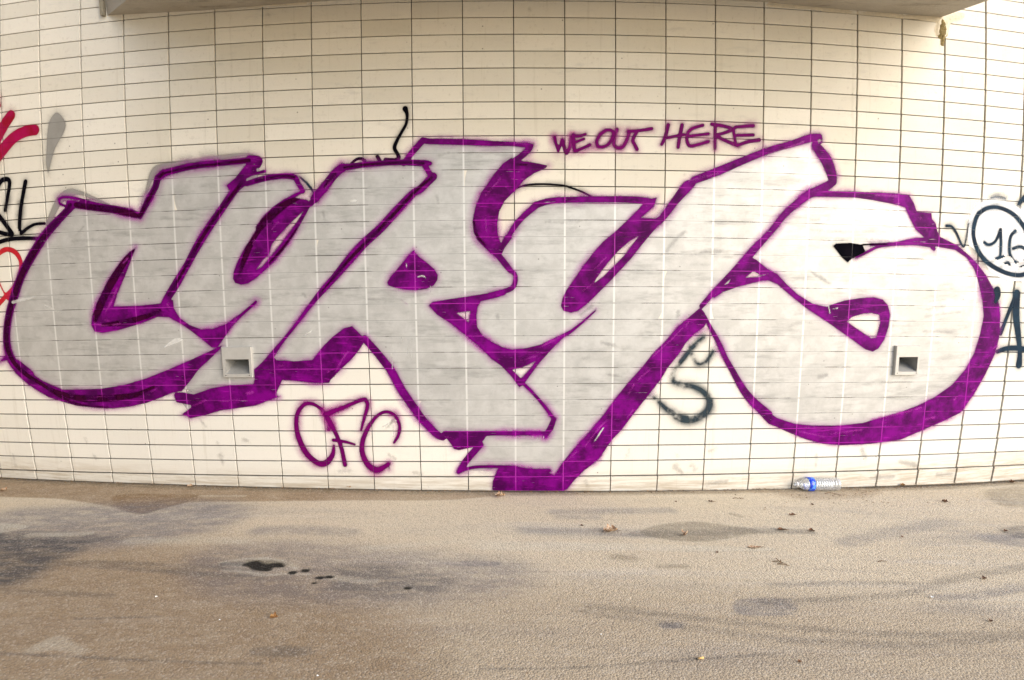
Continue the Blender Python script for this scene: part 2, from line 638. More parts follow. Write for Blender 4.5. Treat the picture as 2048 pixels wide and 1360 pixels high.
class Field:
    def __init__(self, gu=GU, gv=GV, mapper=None):
        self.u, self.v = gu, gv
        self.d = np.full((len(gv), len(gu)), 9.0, np.float32)
        self.map = mapper or (lambda x, y: uv_at(x, y))

    def conv(self, P):
        u, v = self.map(P[:, 0], P[:, 1])
        u2, v2 = self.map(P[:, 0] + 1, P[:, 1])
        s = np.hypot(u2 - u, v2 - v)
        return np.stack([u, v, P[:, 2] * s], 1)

    def win(self, Q, pad):
        a = np.searchsorted(self.u, Q[:, 0].min() - pad); b = np.searchsorted(self.u, Q[:, 0].max() + pad)
        c = np.searchsorted(self.v, Q[:, 1].min() - pad); d = np.searchsorted(self.v, Q[:, 1].max() + pad)
        return slice(c, max(d, c)), slice(a, max(b, a))

    def _seg(self, X, Y, p, q):
        dx, dy = q[0] - p[0], q[1] - p[1]
        L = dx * dx + dy * dy + 1e-12
        t = np.clip(((X - p[0]) * dx + (Y - p[1]) * dy) / L, 0, 1)
        return np.hypot(X - p[0] - t * dx, Y - p[1] - t * dy), t

    def stroke(self, path, smooth=True, scale=1.0, halo=0.07):
        P = cv(path) if isinstance(path, str) else np.array(path, float)
        if smooth: P = smooth_path(P)
        Q = self.conv(P)
        Q[:, 2] *= scale
        if len(Q) == 1: Q = np.vstack([Q, Q + [1e-4, 0, 0]])
        for p, q in zip(Q[:-1], Q[1:]):
            w = self.win(np.array([p, q]), max(p[2], q[2]) + halo)
            if w[0].stop <= w[0].start or w[1].stop <= w[1].start: continue
            X, Y = np.meshgrid(self.u[w[1]], self.v[w[0]])
            d, t = self._seg(X, Y, p, q)
            self.d[w] = np.minimum(self.d[w], d - (p[2] * (1 - t) + q[2] * t))
        return self

    def _poly(self, path, smooth, halo):
        P = cv(path) if isinstance(path, str) else np.array(path, float)
        if smooth: P = smooth_path(P, True)
        Q = self.conv(P)
        w = self.win(Q, halo)
        X, Y = np.meshgrid(self.u[w[1]], self.v[w[0]])
        D = np.full(X.shape, 9.0); ins = np.zeros(X.shape, bool)
        for k in range(len(Q)):
            p, q = Q[k], Q[(k + 1) % len(Q)]
            d, _ = self._seg(X, Y, p, q)
            D = np.minimum(D, d)
            cond = (p[1] > Y) != (q[1] > Y)
            if cond.any():
                ins ^= cond & (X < (q[0] - p[0]) * (Y - p[1]) / (q[1] - p[1] + 1e-15) + p[0])
        return w, np.where(ins, -D, D)

    def poly(self, path, smooth=False, halo=0.07, grow=0.0):
        w, D = self._poly(path, smooth, halo)
        self.d[w] = np.minimum(self.d[w], D - grow)
        return self

    def hole(self, path, smooth=False, grow=0.0):
        w, D = self._poly(path, smooth, 0.05)
        self.d[w] = np.maximum(self.d[w], -(D - grow))
        return self


def sheet(name, field, mat, off, halo, parent=None, inv=None, surf=None, region=None, extra=None):
    """mesh of the grid cells where the field is below halo, lying off metres in front of the face"""
    d = field.d
    cell = np.minimum.reduce([d[:-1, :-1], d[1:, :-1], d[:-1, 1:], d[1:, 1:]]) < halo
    if region is not None: cell &= region
    if surf is None:
        cu_, cv_ = (field.u[:-1] + field.u[1:]) / 2, (field.v[:-1] + field.v[1:]) / 2
        for b in BOXES:
            cell &= ~(((cv_ > b[1] + .003) & (cv_ < b[3] - .003))[:, None] & ((cu_ > b[0] + .003) & (cu_ < b[2] - .003))[None, :])
    ii, jj = np.nonzero(cell)
    if not len(ii): return None
    W = d.shape[1]
    f = np.stack([ii * W + jj, ii * W + jj + 1, (ii + 1) * W + jj + 1, (ii + 1) * W + jj], -1)
    used, invx = np.unique(f, return_inverse=True)
    invx = invx.reshape(f.shape)
    vi, vj = used // W, used % W
    u, v = field.u[vj], field.v[vi]
    co = surf(u, v) if surf else S(u, v, off)
    me = from_arrays(name, co, invx, mat, True)
    a = me.attributes.new('dist', 'FLOAT', 'POINT'); a.data.foreach_set('value', d[vi, vj].astype(np.float32))
    g = me.attributes.new('wall_u', 'FLOAT', 'POINT'); g.data.foreach_set('value', (u / TW + 20).astype(np.float32))
    g = me.attributes.new('wall_v', 'FLOAT', 'POINT'); g.data.foreach_set('value', (v / TH + 5).astype(np.float32))
    o = bpy.data.objects.new(name, me)
    COL.objects.link(o)
    if parent is not None:
        o.parent = parent
        if inv is not None: o.matrix_parent_inverse = inv
    return o


def paint(name, cols, soft=0.004, halo=0.0, halo_r=0.02, rough=0.45, metal=0.0, streak=0.0, joint_white=0.0, wobble=0.002,
          alpha=1.0, joints=True, mottling=0.3, halo_col=None, fade=0.0, streak_rot=0.75, spec=0.22, brush=0.0):
    """spray paint: opaque where dist < 0, soft edge, thin overspray outside"""
    n = NT(name)
    pos = n.pos()
    d = n.attr('dist').outputs['Fac']
    nz = n.noise(pos, 45, 4, 0.7)
    nzb = n.noise(pos, 9, 4, 0.6)
    dd = n.math('ADD', d, n.math('MULTIPLY', n.math('SUBTRACT', nz, 0.5), wobble * 2))
    edge = n.ramp(dd, -soft * 0.75, soft * 0.5, 1, 0)
    gr = n.noise(pos, 300, 2, 0.8)
    a = edge
    core = n.ramp(d, -0.05, 0.0, 0, 1)
    c = n.mix(n.ramp(nzb, 0.35, 0.68), cols[0], cols[1])
    if len(cols) > 2:
        c = n.mix(n.math('MULTIPLY', n.ramp(d, -0.016, -0.001, 0, 1), 0.55), c, cols[2])
    if mottling:
        c = n.mix(n.ramp(n.noise(pos, 22, 5, 0.7), 0.5, 0.75, 0, mottling), c, tuple(x * 0.62 for x in cols[0]))
    c = n.mix(n.ramp(gr, 0.35, 0.75, 0, 0.14), c, tuple(min(1, x * 1.8 + 0.002) for x in cols[0]))
    if brush:
        b1 = n.noise(pos, 3.2, 6, 0.7, stretch=(0.8, 1.0, 4.5), rot=(0, 0.7, 0))
        b2 = n.noise(pos, 3.8, 6, 0.72, stretch=(0.6, 1.0, 5.0), rot=(0, 0.06, 0))
        c = n.mix(n.math('MULTIPLY', n.ramp(b1, 0.50, 0.70), brush), c, tuple(x * 0.5 for x in cols[0]))
        c = n.mix(n.math('MULTIPLY', n.ramp(b2, 0.54, 0.72), brush * 0.8), c, tuple(x * 0.42 for x in cols[0]))
        c = n.mix(n.math('MULTIPLY', n.ramp(b2, 0.44, 0.28), brush * 0.5), c, tuple(min(1, x * 1.35) for x in cols[1]))
        sp = n.n('TexVoronoi'); n.put(sp.inputs['Vector'], pos); sp.inputs['Scale'].default_value = 17
        ws = n.n('TexWhiteNoise'); n.put(ws.inputs['Vector'], sp.outputs['Position'])
        c = n.mix(n.math('MULTIPLY', n.ramp(sp.outputs['Distance'], 0.03, 0.10, 1, 0), n.ramp(ws.outputs['Value'], 0.78, 0.84, 0, 0.7)), c, (0.12, 0.12, 0.11))
    if streak:
        s1 = n.noise(pos, 5.5, 5, 0.75, stretch=(1.0, 1.0, 9.0), rot=(0, streak_rot, 0))
        c = n.mix(n.ramp(s1, 0.56, 0.70, 0, streak), c, cols[-1])
        s2 = n.noise(pos, 8.5, 4, 0.7, stretch=(0.7, 1.0, 12.0), rot=(0, streak_rot, 0))
        inner = n.ramp(d, -0.02, -0.006, 1, 0)
        a = n.math('MULTIPLY', a, n.math('SUBTRACT', 1.0, n.math('MULTIPLY', n.ramp(s2, 0.665, 0.71, 0, 0.8), 1.0)))
    if joints:
        fu = n.math('FRACT', n.attr('wall_u').outputs['Fac'])
        fv = n.math('FRACT', n.attr('wall_v').outputs['Fac'])
        du = n.math('MULTIPLY', n.math('MINIMUM', fu, n.math('SUBTRACT', 1.0, fu)), TW)
        dv = n.math('MULTIPLY', n.math('MINIMUM', fv, n.math('SUBTRACT', 1.0, fv)), TH)
        wj = 2.1 if joint_white else 1.25
        ju = n.ramp(du, JV * 0.32 * wj, JV * 0.62 * wj, 1, 0)
        jv = n.ramp(dv, JH * 0.25 * wj, JH * 0.5 * wj, 1, 0)
        patch = n.ramp(n.noise(pos, 3.0, 4, 0.6), 0.36, 0.54)
        if joint_white:
            c = n.mix(n.math('MULTIPLY', ju, joint_white), c, (0.78, 0.78, 0.76))  # joint edges catching the side light, painted as white lines
            c = n.mix(n.math('MULTIPLY', n.math('MULTIPLY', jv, patch), joint_white * 0.6), c, (0.74, 0.74, 0.72))
            hole = n.math('MULTIPLY', n.ramp(dv, JH * 0.35, JH * 0.6, 1, 0), n.math('SUBTRACT', 0.95, n.math('MULTIPLY', patch, 0.5)))
            hole = n.math('ADD', hole, n.math('MULTIPLY', ju, 0.10), clamp=True)
        else:
            c = n.mix(n.math('MULTIPLY', n.math('MAXIMUM', ju, n.math('MULTIPLY', jv, patch)), 0.75), c, cols[-1])
            hole = n.math('MULTIPLY', n.math('MAXIMUM', ju, jv), 0.22)
        a = n.math('MULTIPLY', a, n.math('SUBTRACT', 1.0, hole))
    if fade:
        a = n.math('MULTIPLY', a, n.ramp(nzb, 0.5 - fade, 0.5 + fade * 0.4, 0.25, 1))
    a = n.math('MULTIPLY', a, alpha)
    if halo:
        h = n.math('MULTIPLY', n.math('POWER', 2.718, n.math('DIVIDE', n.math('MULTIPLY', n.math('MAXIMUM', d, 0.0), -1.0), halo_r)), halo)
        wide = n.math('MULTIPLY', n.ramp(d, 0.0, 0.05, 1, 0), n.math('MULTIPLY', n.ramp(n.noise(pos, 2.2, 3), 0.48, 0.66), halo * 0.55))
        h = n.math('ADD', n.math('SUBTRACT', h, halo * 0.03, clamp=True), wide)
        h = n.math('MULTIPLY', h, n.ramp(nzb, 0.30, 0.68, 0.35, 1.25))
        h = n.math('MULTIPLY', h, n.ramp(gr, 0.30, 0.62, 0.5, 1.2))
        if halo_col:
            c = n.mix(n.ramp(d, 0.0, 0.006, 0, 1), c, halo_col)
        a = n.math('MAXIMUM', a, h)
    n.bsdf(c, rough, metal, alpha=a, bump=nz, bump_d=0.0005, spec=spec)
    return n.m


MAG = (0.30, 0.0, 0.26)
M_PURPLE = paint('purple_paint', [(0.055, 0.0, 0.055), (0.185, 0.0, 0.19), (0.12, 0.0, 0.115), (0.46, 0.01, 0.42)], halo=0.50, halo_r=0.012,
                 streak=0.45, halo_col=(0.42, 0.03, 0.38), spec=0.08, rough=0.6, wobble=0.0022)
M_PURPLE_T = paint('purple_tag_paint', [(0.10, 0.0, 0.075), (0.17, 0.0, 0.12), (0.12, 0.0, 0.09)], halo=0.5, halo_r=0.012, halo_col=(0.40, 0.03, 0.28), rough=0.6, spec=0.08, mottling=0.2)
M_DARKCOAT = paint('dark_purple_coat', [(0.020, 0.0, 0.012), (0.045, 0.0, 0.026)], soft=0.010, wobble=0.006, alpha=0.95, mottling=0, fade=0.12, spec=0.06)
M_PINK = paint('magenta_streak', [(0.42, 0.01, 0.36), (0.55, 0.05, 0.50)], soft=0.011, wobble=0.007, alpha=0.55, mottling=0, fade=0.3)
M_SILVER = paint('silver_paint', [(0.45, 0.445, 0.43), (0.54, 0.535, 0.52)], brush=0.45, halo=0.30, halo_r=0.016, rough=0.5, metal=0.32, joint_white=0.9,
                 soft=0.010, wobble=0.003, mottling=0.28)
M_BLACK = paint('black_paint', [(0.003, 0.003, 0.005), (0.006, 0.005, 0.008)], halo=0.3, halo_r=0.012, rough=0.8, spec=0.0, wobble=0.001, mottling=0)
M_BLUEBLACK = paint('blue_black_paint', [(0.008, 0.016, 0.030), (0.014, 0.036, 0.060)], halo=0.38, halo_r=0.016, rough=0.6, soft=0.008, mottling=0.1, fade=0.0, spec=0.06)
M_RED = paint('red_paint', [(0.42, 0.008, 0.02), (0.55, 0.02, 0.03)], halo=0.12, halo_r=0.01, mottling=0.1)
M_CRIMSON = paint('crimson_paint', [(0.24, 0.002, 0.012), (0.34, 0.0, 0.07)], halo=0.2, halo_r=0.014, mottling=0.1)
M_WHITE = paint('white_paint', [(0.84, 0.84, 0.84), (0.88, 0.88, 0.88)], halo=0.35, halo_r=0.02, soft=0.012, mottling=0.0)
M_GREYHAZE = paint('thin_grey_paint', [(0.26, 0.25, 0.23), (0.30, 0.29, 0.27)], halo=0.25, halo_r=0.02, soft=0.02, alpha=0.78, mottling=0)
M_SMUDGE = paint('dark_smudge', [(0.13, 0.13, 0.14), (0.2, 0.2, 0.2)], soft=0.02, wobble=0.02, alpha=0.30, fade=0.4, mottling=0, joints=False)
M_SCUFF = paint('wall_scuff', [(0.16, 0.15, 0.14), (0.24, 0.22, 0.20)], soft=0.03, wobble=0.035, alpha=0.3, fade=0.4, mottling=0, joints=False)
M_DRIP = paint('pale_drip', [(0.72, 0.71, 0.68), (0.8, 0.8, 0.78)], soft=0.004, wobble=0.004, alpha=0.7, fade=0.3, mottling=0, joints=False)

# --- the big piece
mural = empty('graffiti_mural', tuple(S(0, 1.6)))
tag(mural, 'huge silver and purple block letter graffiti piece across the tiled wall', 'graffiti')
MINV = Matrix.Translation(-mural.location)

sil = Field()
sil.poly('E 498 205, E 950 275, A 975 1350, A 1100 1178, A 1400 1118, A 1700 1090, B 20 1150, B 0 1228, B 80 1208, B 190 1195, B 262 1212, F 300 60, F 328 108,'
         'F 290 150, F 370 175, F 400 150, B 400 1345, B 480 1250, B 595 1140, B 740 1118, B 1000 1105, B 1130 960, B 1400 965, B 1741 980, C 130 990, C 60 1060, C 5 1100,'
         'B 1640 1170, F 1560 90, F 1500 230, F 1490 380, F 1640 530, G 20 350, G 80 285, G 160 210, G 260 175, G 500 165, G 960 178, G 880 240, G 880 290, G 970 296, G 1080 180,'
         'C 1170 1270, C 1400 1165, C 1600 1080, D 0 1040, D 300 940, D 345 1010, D 430 1180, D 440 1240, H 300 125, H 600 128, H 880 150, H 1000 300, H 1130 440, H 1290 500, H 1400 590, H 1480 740,'
         'H 1515 880, H 1520 1000, H 1490 1120, H 1400 1280, L 1370 350, L 1200 540, L 1000 640, L 760 700, L 500 740, L 250 730, L 60 660, K 1741 620, K 1630 515, K 1500 310, K 1400 100, G 1330 990, G 1290 920,'
         'K 1200 20, K 1060 250, K 900 450, K 700 720, K 500 940, K 330 1080, J 1650 1100, J 1660 985, J 1400 985, J 1540 815, J 1540 750, J 1270 752, J 1140 650, J 990 440, J 830 190, J 740 90,'
         'J 640 60, J 500 300, J 200 300, J 0 480, I 1560 480, I 1300 600, I 1220 500, I 1300 440, I 1170 420, I 900 500, I 560 510, I 300 440, I 110 270, I 50 130,'
         'E 50 1080, E 62 960, E 95 830, E 150 680, E 230 530, E 320 395, E 420 275', grow=0.004)
sil.hole('F 325 245, F 245 320, F 160 410, F 110 470, F 88 545, F 52 575, F 0 648, F 100 580, F 190 460, F 262 360')
sil.hole('F 330 116, F 382 105, F 398 130, F 372 175, F 345 168, F 268 156')
sil.hole('F 1365 938, F 1458 925, F 1447 1002')
sil.hole('G 865 412, G 800 450, G 720 520, G 650 600, G 590 680, G 555 737, G 620 690, G 690 620, G 760 550, G 812 480')
sil.hole('K 0 303, K 60 292, K 110 272, K 160 245, K 120 300, K 62 362, K 20 322')
sil.hole('G 1590 697, G 1645 652, G 1700 680, G 1670 690')
sil.hole('H 535 997, H 570 965, H 650 942, H 700 938, H 755 950, H 762 1000, H 735 1105, H 700 1110')
sil.hole('J 1310 815, J 1340 842, J 1500 825, J 1500 830, J 1380 980, J 1300 960')

pur = Field()
ps = pur.stroke
# first letter
ps('E 500 203 24, E 425 280 24, E 320 395 28, E 230 530 29, E 150 680 27, E 98 830 27, E 62 960 25, E 48 1080 25, E 55 1180 27, E 90 1270 30, I 130 285 36, I 200 345 38')
ps('E 470 195 20, E 600 212 24, E 760 232 25, E 890 258 25, E 950 278 17')
ps('E 400 165 8, E 440 150 8, E 520 160 9, E 640 190 8, E 740 212 7'); ps('E 405 165 8, E 410 195 8, E 450 212 7')
ps('E 955 285 15, E 1000 190 22, E 1060 80 22, A 1075 1210 24, A 1115 1178 24', smooth=False)
ps('A 1115 1178 22, A 1300 1132 22, A 1480 1112 20, A 1700 1090 20')
ps('A 1700 1085 28, B 20 1090 26, B 15 1125 20'); pur.poly('A 1680 1110, A 1741 1120, B 10 1180, B -60 1215, B -120 1235, B -150 1260, E 1560 110, E 1540 70, E 1600 20')
ps('B -60 1195 12, B 0 1180 10, B 60 1165 12')
ps('E 1650 50 30, E 1600 100 26, E 1510 230 26, E 1420 360 27, E 1340 490 27, E 1270 620 24, E 1205 730 28, E 1150 820 26, E 1115 880 22')
pur.poly('E 925 495, E 880 522, E 820 590, E 750 690, E 700 785, E 655 880, E 628 960, E 622 1020, E 645 1065, E 700 1075, E 800 1058, E 960 1010, E 1075 965, E 1150 968,'
         'E 1240 1018, E 1310 1068, E 1380 1122, E 1440 1172, E 1480 1175, E 1540 1090, E 1580 1030, E 1650 960, E 1741 880, F 12 858, E 1741 850, E 1640 938, E 1540 1010, E 1450 1045, E 1370 1048, E 1290 1018,'
         'E 1225 970, E 1185 905, E 1180 850, E 1140 840, E 1095 872, E 940 888, E 775 892, E 800 810, E 850 695, E 890 590')
pur.poly('I -0 250, I 60 180, I 180 305, I 300 382, I 430 438, I 560 437, I 700 430, I 850 405, I 1000 360, I 1150 300, I 1300 235, I 1420 180, I 1515 135, I 1500 162, I 1430 232, I 1355 300, I 1300 375, I 1240 448,'
         'I 1170 462, I 1100 492, I 1000 530, I 880 556, I 760 568, I 650 562, I 520 548, I 430 522, I 330 490, I 200 410, I 110 330, I 50 240')
# second letter
ps('B -60 1250 18, B 0 1230 19, B 70 1212 20, B 180 1198 19, B 262 1206 20, B 290 1250 17, F 320 110 17')
pur.poly('F 335 98, F 270 122, F 190 165, F 110 220, F 50 280, F 0 350, E 1741 375, E 1700 440, E 1650 520, E 1610 600, E 1588 660, E 1585 705, E 1600 735, E 1640 748, E 1690 738, E 1741 705,'
         'F 60 652, F 120 595, F 190 510, F 260 410, F 320 310, F 365 225, F 385 195, F 350 170, F 300 160, F 265 155, F 330 115')
pur.hole('F 325 245, F 245 320, F 160 410, F 110 470, F 88 545, F 52 575, F 2 645, F 40 625, F 95 560, F 190 440, F 262 340')
ps('B 590 1140 30, B 540 1180 30, B 480 1255 30, B 400 1352 30, F 470 85 26, F 400 165 22, F 370 200 18')
ps('B 585 1142 24, B 740 1120 19, B 900 1108 19, B 1000 1105 20, B 1140 1110 22, B 1185 1112 15')
ps('B 1150 1125 20, B 1175 1170 20, B 1205 1210 22', smooth=False)
ps('B 1205 1200 28, B 1120 1285 27, F 1070 125 27, F 960 240 30, F 850 360 30, F 740 460 31, F 640 570 31, F 540 690 25, F 450 790 21, F 360 900 15, F 270 1020 12, F 190 1120 12, F 120 1210 18, F 60 1290 24, F 0 1350 28')
pur.poly('J 110 205, J 60 240, J 0 330, I 1741 330, I 1725 400, I 1560 408, I 1440 428, I 1320 470, I 1235 455, I 1190 458, I 1185 480, I 1200 525, I 1300 545, I 1300 560, I 1240 605, I 1300 634, I 1400 612, I 1500 582, I 1600 568, I 1741 548,'
         'J 60 525, J 160 485, J 135 475, J 155 430, J 180 375, J 260 380, J 400 396, J 500 394, J 512 370, J 580 300, J 650 235, J 700 175, J 735 120, J 750 100, J 720 70, J 655 6, J 600 20, J 520 80, J 460 140, J 420 190, J 385 236, J 260 245, J 140 236')
# third letter
ps('B 1005 1112 19, B 1060 1040 22, B 1135 955 22, B 1180 962 20, B 1400 966 22, B 1600 976 19, B 1741 980 15, C 110 990 17', smooth=False)
ps('C 135 990 14, C 110 1020 22, C 60 1065 22, C 10 1100 22')
pur.poly('B 1741 1070, B 1680 1110, B 1620 1180, B 1570 1255, F 1530 120, F 1490 220, F 1472 310, F 1480 390, F 1510 450, F 1570 510, F 1640 570, F 1700 630, F 1760 700, F 1775 680, F 1720 600, F 1672 540,'
         'F 1690 500, F 1741 430, F 1741 370, F 1690 415, F 1665 462, F 1645 400, F 1642 330, F 1655 250, F 1690 180, F 1741 128, C 30 1290, C 80 1230, C 150 1180, C 230 1145, C 245 1125, C 150 1105, C 60 1093, C 0 1090')
ps('F 1645 560 12, F 1720 650 12, G 15 665 14, G 24 715 17, G 0 768 18, F 1660 800 18, F 1560 830 22')
pur.poly('F 1172 886, F 1200 862, F 1300 845, F 1430 826, F 1560 805, F 1700 770, F 1700 815, F 1620 840, F 1530 860, F 1508 900, F 1500 960, F 1505 1030, F 1540 1090, F 1600 1130, F 1680 1170, F 1741 1185,'
         'G 100 1175, G 200 1150, G 300 1100, G 400 1050, G 480 990, G 570 912, G 572 925, G 480 1012, G 400 1080, G 345 1112, G 290 1165, G 240 1220, G 195 1270, G 160 1315, K 80 405, K 50 425, K 30 400,'
         'J 1741 355, J 1670 280, J 1600 230, J 1530 160, J 1430 75, F 1330 1015, F 1230 950')
pur.hole('F 1365 938, F 1458 925, F 1447 1002')
pur.hole('K 0 303, K 60 292, K 110 272, K 160 245, K 120 300, K 62 362, K 20 322')
ps('K 80 400 13, K 150 470 12, K 220 552 13, K 285 640 15'); ps('K 285 640 18, K 262 700 22, K 225 752 18', smooth=False)
ps('K 225 735 15, K 100 735 16, K 0 735 17, J 1600 735 18, J 1450 742 24, J 1290 745 28')
ps('J 740 92 24, J 830 195 27, J 920 312 29, J 990 440 30, J 1080 570 29, J 1140 650 27, J 1230 742 26, J 1270 762 24')
pur.poly('J 1270 735, J 1300 775, J 1330 815, J 1345 842, J 1380 852, J 1430 840, J 1500 826, J 1535 800, J 1565 760, J 1565 730')
ps('J 1525 812 24, J 1440 910 24, J 1400 970 23, J 1378 1000 15')
ps('J 1385 992 12, J 1480 967 12, J 1600 962 12, J 1741 966 12, K 120 985 12, K 255 988 12')
# fourth letter
ps('G 160 210 24, G 80 280 20, G 20 348 21, F 1700 450 15, F 1668 520 12')
ps('G 160 205 24, G 260 177 22, G 420 168 21, G 700 165 22, G 850 170 24, G 950 182 22'); pur.poly('G 930 165, G 988 150, G 965 215, G 900 205')
pur.poly('G 885 200, G 850 240, G 780 310, G 700 385, G 620 450, G 550 530, G 480 620, G 420 710, G 370 780, G 342 840, G 332 890, G 350 925, G 400 938, G 450 925, G 520 870, G 600 790, G 680 710, G 740 645, G 810 570, G 880 480, G 960 385, G 1045 290,'
         'G 1045 240, G 1000 280, G 970 295, G 880 290, G 965 215, G 962 195')
pur.hole('G 865 412, G 800 450, G 720 520, G 650 600, G 590 680, G 555 737, G 620 690, G 690 620, G 760 550, G 812 480')
pur.poly('C 1145 1285, C 1160 1250, C 1272 1190, C 1270 1215, C 1240 1270, C 1180 1310')
ps('C 1200 1260 34, G 1180 90 36, G 1110 175 28, G 1045 262 26, G 1000 318 22')
ps('C 1240 1225 26, C 1400 1165 28, C 1560 1097 25, C 1741 1025 23, D 150 982 22, D 280 942 26, D 345 935 24')
ps('D 345 935 25, D 352 965 15, D 320 985 25, D 345 1020 33, D 395 1090 38, D 430 1180 34, D 440 1235 27')
pur.hole('D 335 955, D 352 945, D 362 958, D 345 975')
ps('D 435 1240 27, D 400 1265 28, D 320 1305 30, H 280 130 28, H 200 190 25, H 110 270 23, H 40 358 22, G 1741 405 21, G 1640 512 27, G 1550 620 29, G 1450 720 23, G 1360 810 19, G 1290 890 17')
pur.poly('G 1620 555, G 1660 575, G 1741 640, H 60 670, H 130 745, H 200 810, H 300 872, H 350 885, H 400 895, H 430 880, H 520 852, H 620 836, H 720 830, H 780 846, H 815 885, H 830 950, H 820 1030, H 790 1120, H 750 1180,'
         'H 710 1202, H 660 1186, H 560 1112, H 400 1000, H 250 900, H 130 802, H 60 742, H 0 718, G 1700 720, G 1640 735, G 1540 760, G 1440 795, G 1370 840, G 1360 790')
pur.hole('G 1588 697, G 1640 654, G 1690 682, G 1741 672, G 1680 692')
pur.hole('G 1440 748, G 1485 708, G 1470 738')
pur.hole('H 535 997, H 570 965, H 650 942, H 700 938, H 755 950, H 762 1000, H 735 1105, H 700 1110')
pur.poly('G 1280 900, G 1215 955, G 1120 1035, K 1040 110, K 960 190, K 880 290, K 780 400, K 700 500, K 620 610, K 520 730, K 420 840, K 335 945, K 288 1022, K 250 1000, K 120 975, K 0 965, J 1741 970, J 1650 965, J 1638 990, J 1610 1060, J 1606 1122, J 1741 1130, K 340 1135,'
         'K 380 1110, K 430 1050, K 490 990, K 550 945, K 600 900, K 640 840, K 680 780, K 740 720, K 800 640, K 870 550, K 940 462, K 1010 372, K 1060 290, K 1130 205, K 1180 125, K 1240 60, G 1305 1035, G 1325 1000, G 1312 940')
# fifth letter
ps('K 1310 -60 11, K 1350 20 14, K 1400 112 17, K 1450 222 18, K 1500 312 20, K 1560 420 24, K 1630 512 28, K 1741 610 30')
pur.poly('K 1650 500, L 0 588, L 60 630, L 180 670, L 300 682, L 480 682, L 640 665, L 760 630, L 900 590, L 1020 545, L 1130 490, L 1250 405, L 1340 300, L 1400 190, L 1440 60, H 1465 960, H 1455 850, H 1430 730, H 1400 640, H 1350 565, H 1270 510, H 1160 490, H 1080 478,'
         'H 1060 425, H 1000 370, H 960 290, H 930 222, H 880 205, H 700 170, H 590 155, H 300 148, H 285 120, H 400 108, H 600 113, H 750 118, H 880 126, H 960 138, H 990 190, H 1010 250, H 1110 258, H 1115 300, H 1140 330, H 1150 380, H 1168 420, H 1200 435, H 1290 480, H 1370 550, H 1420 600, H 1480 680,'
         'H 1530 770, H 1570 880, H 1578 950, H 1575 1040, L 1570 90, L 1540 200, L 1480 330, L 1400 470, L 1310 595, L 1200 650, L 1050 715, L 900 780, L 700 808, L 500 818, L 370 808, L 260 778, L 150 735, L 50 690, K 1741 670, K 1640 560')
ps('H 1110 478 14, H 1000 465 12, H 900 470 10, H 760 485 9, H 680 520 10, H 600 560 8'); ps('H 1100 440 16, H 1000 440 11, H 880 462 10, H 800 470 9, H 700 474 9'); ps('H 1118 490 16, H 1128 503 12')
# small counter of the third letter
pur.poly('F 1072 508, F 1040 540, F 1000 590, F 955 645, F 915 690, F 892 730, F 900 752, F 950 768, F 1020 782, F 1090 786, F 1160 776, F 1210 752, F 1235 715, F 1238 680, F 1215 640, F 1170 600, F 1110 555, F 1085 525')

# letters of the silver fill: grid cells divided along the outlines
UUc, VVc = np.meshgrid((GU[:-1] + GU[1:]) / 2, (GV[:-1] + GV[1:]) / 2)
PXc, PYc = px_of(UUc, VVc)


def divider(pts):
    P = cv(pts)
    o = np.argsort(P[:, 1])
    return np.interp(PYc, P[o, 1], P[o, 0])


D1 = divider('A 1741 900, B 15 1110, E 1640 60, E 1515 230, E 1340 490, E 1205 730, E 1115 880, E 1180 980, E 1440 1170, I 1300 380, I 1235 450, I 1100 560')
D2 = divider('B 1005 900, B 1005 1110, B 1205 1205, F 1070 125, F 850 360, F 640 570, F 450 790, F 270 1020, F 120 1210, J 60 250, J 0 330, J 160 480')
D3 = divider('C 130 900, C 130 990, C 10 1100, B 1590 1240, F 1480 330, F 1640 560, G 20 690, F 1600 825, F 1180 886, F 1430 1080, F 1741 1360, K 80 405, K 290 650, K 225 745, J 1540 810, J 1400 1000')
D4 = divider('D 340 900, D 440 1240, H 280 130, H 40 360, G 1741 405, G 1550 620, G 1360 810, G 1290 900, K 1300 -50, K 1200 1000')
cls = (PXc > D1).astype(int) + (PXc > D2) + (PXc > D3) + (PXc > D4)
for k, lab in enumerate(['grey silver letter C at the left end', 'silver letter H with slanted arms', 'silver letter R with a small triangular counter',
                         'silver letter Y with a long stem', 'bright silver letter S at the right end']):
    o = sheet('letter_fill', sil, M_SILVER, 0.0012, 0.055, mural, MINV, region=(cls == k))
    if o: tag(o, lab)
tag(sheet('letter_outline', pur, M_PURPLE, 0.0026, 0.045, mural, MINV), 'thick purple outline and shadow of the letters')
dk = Field()
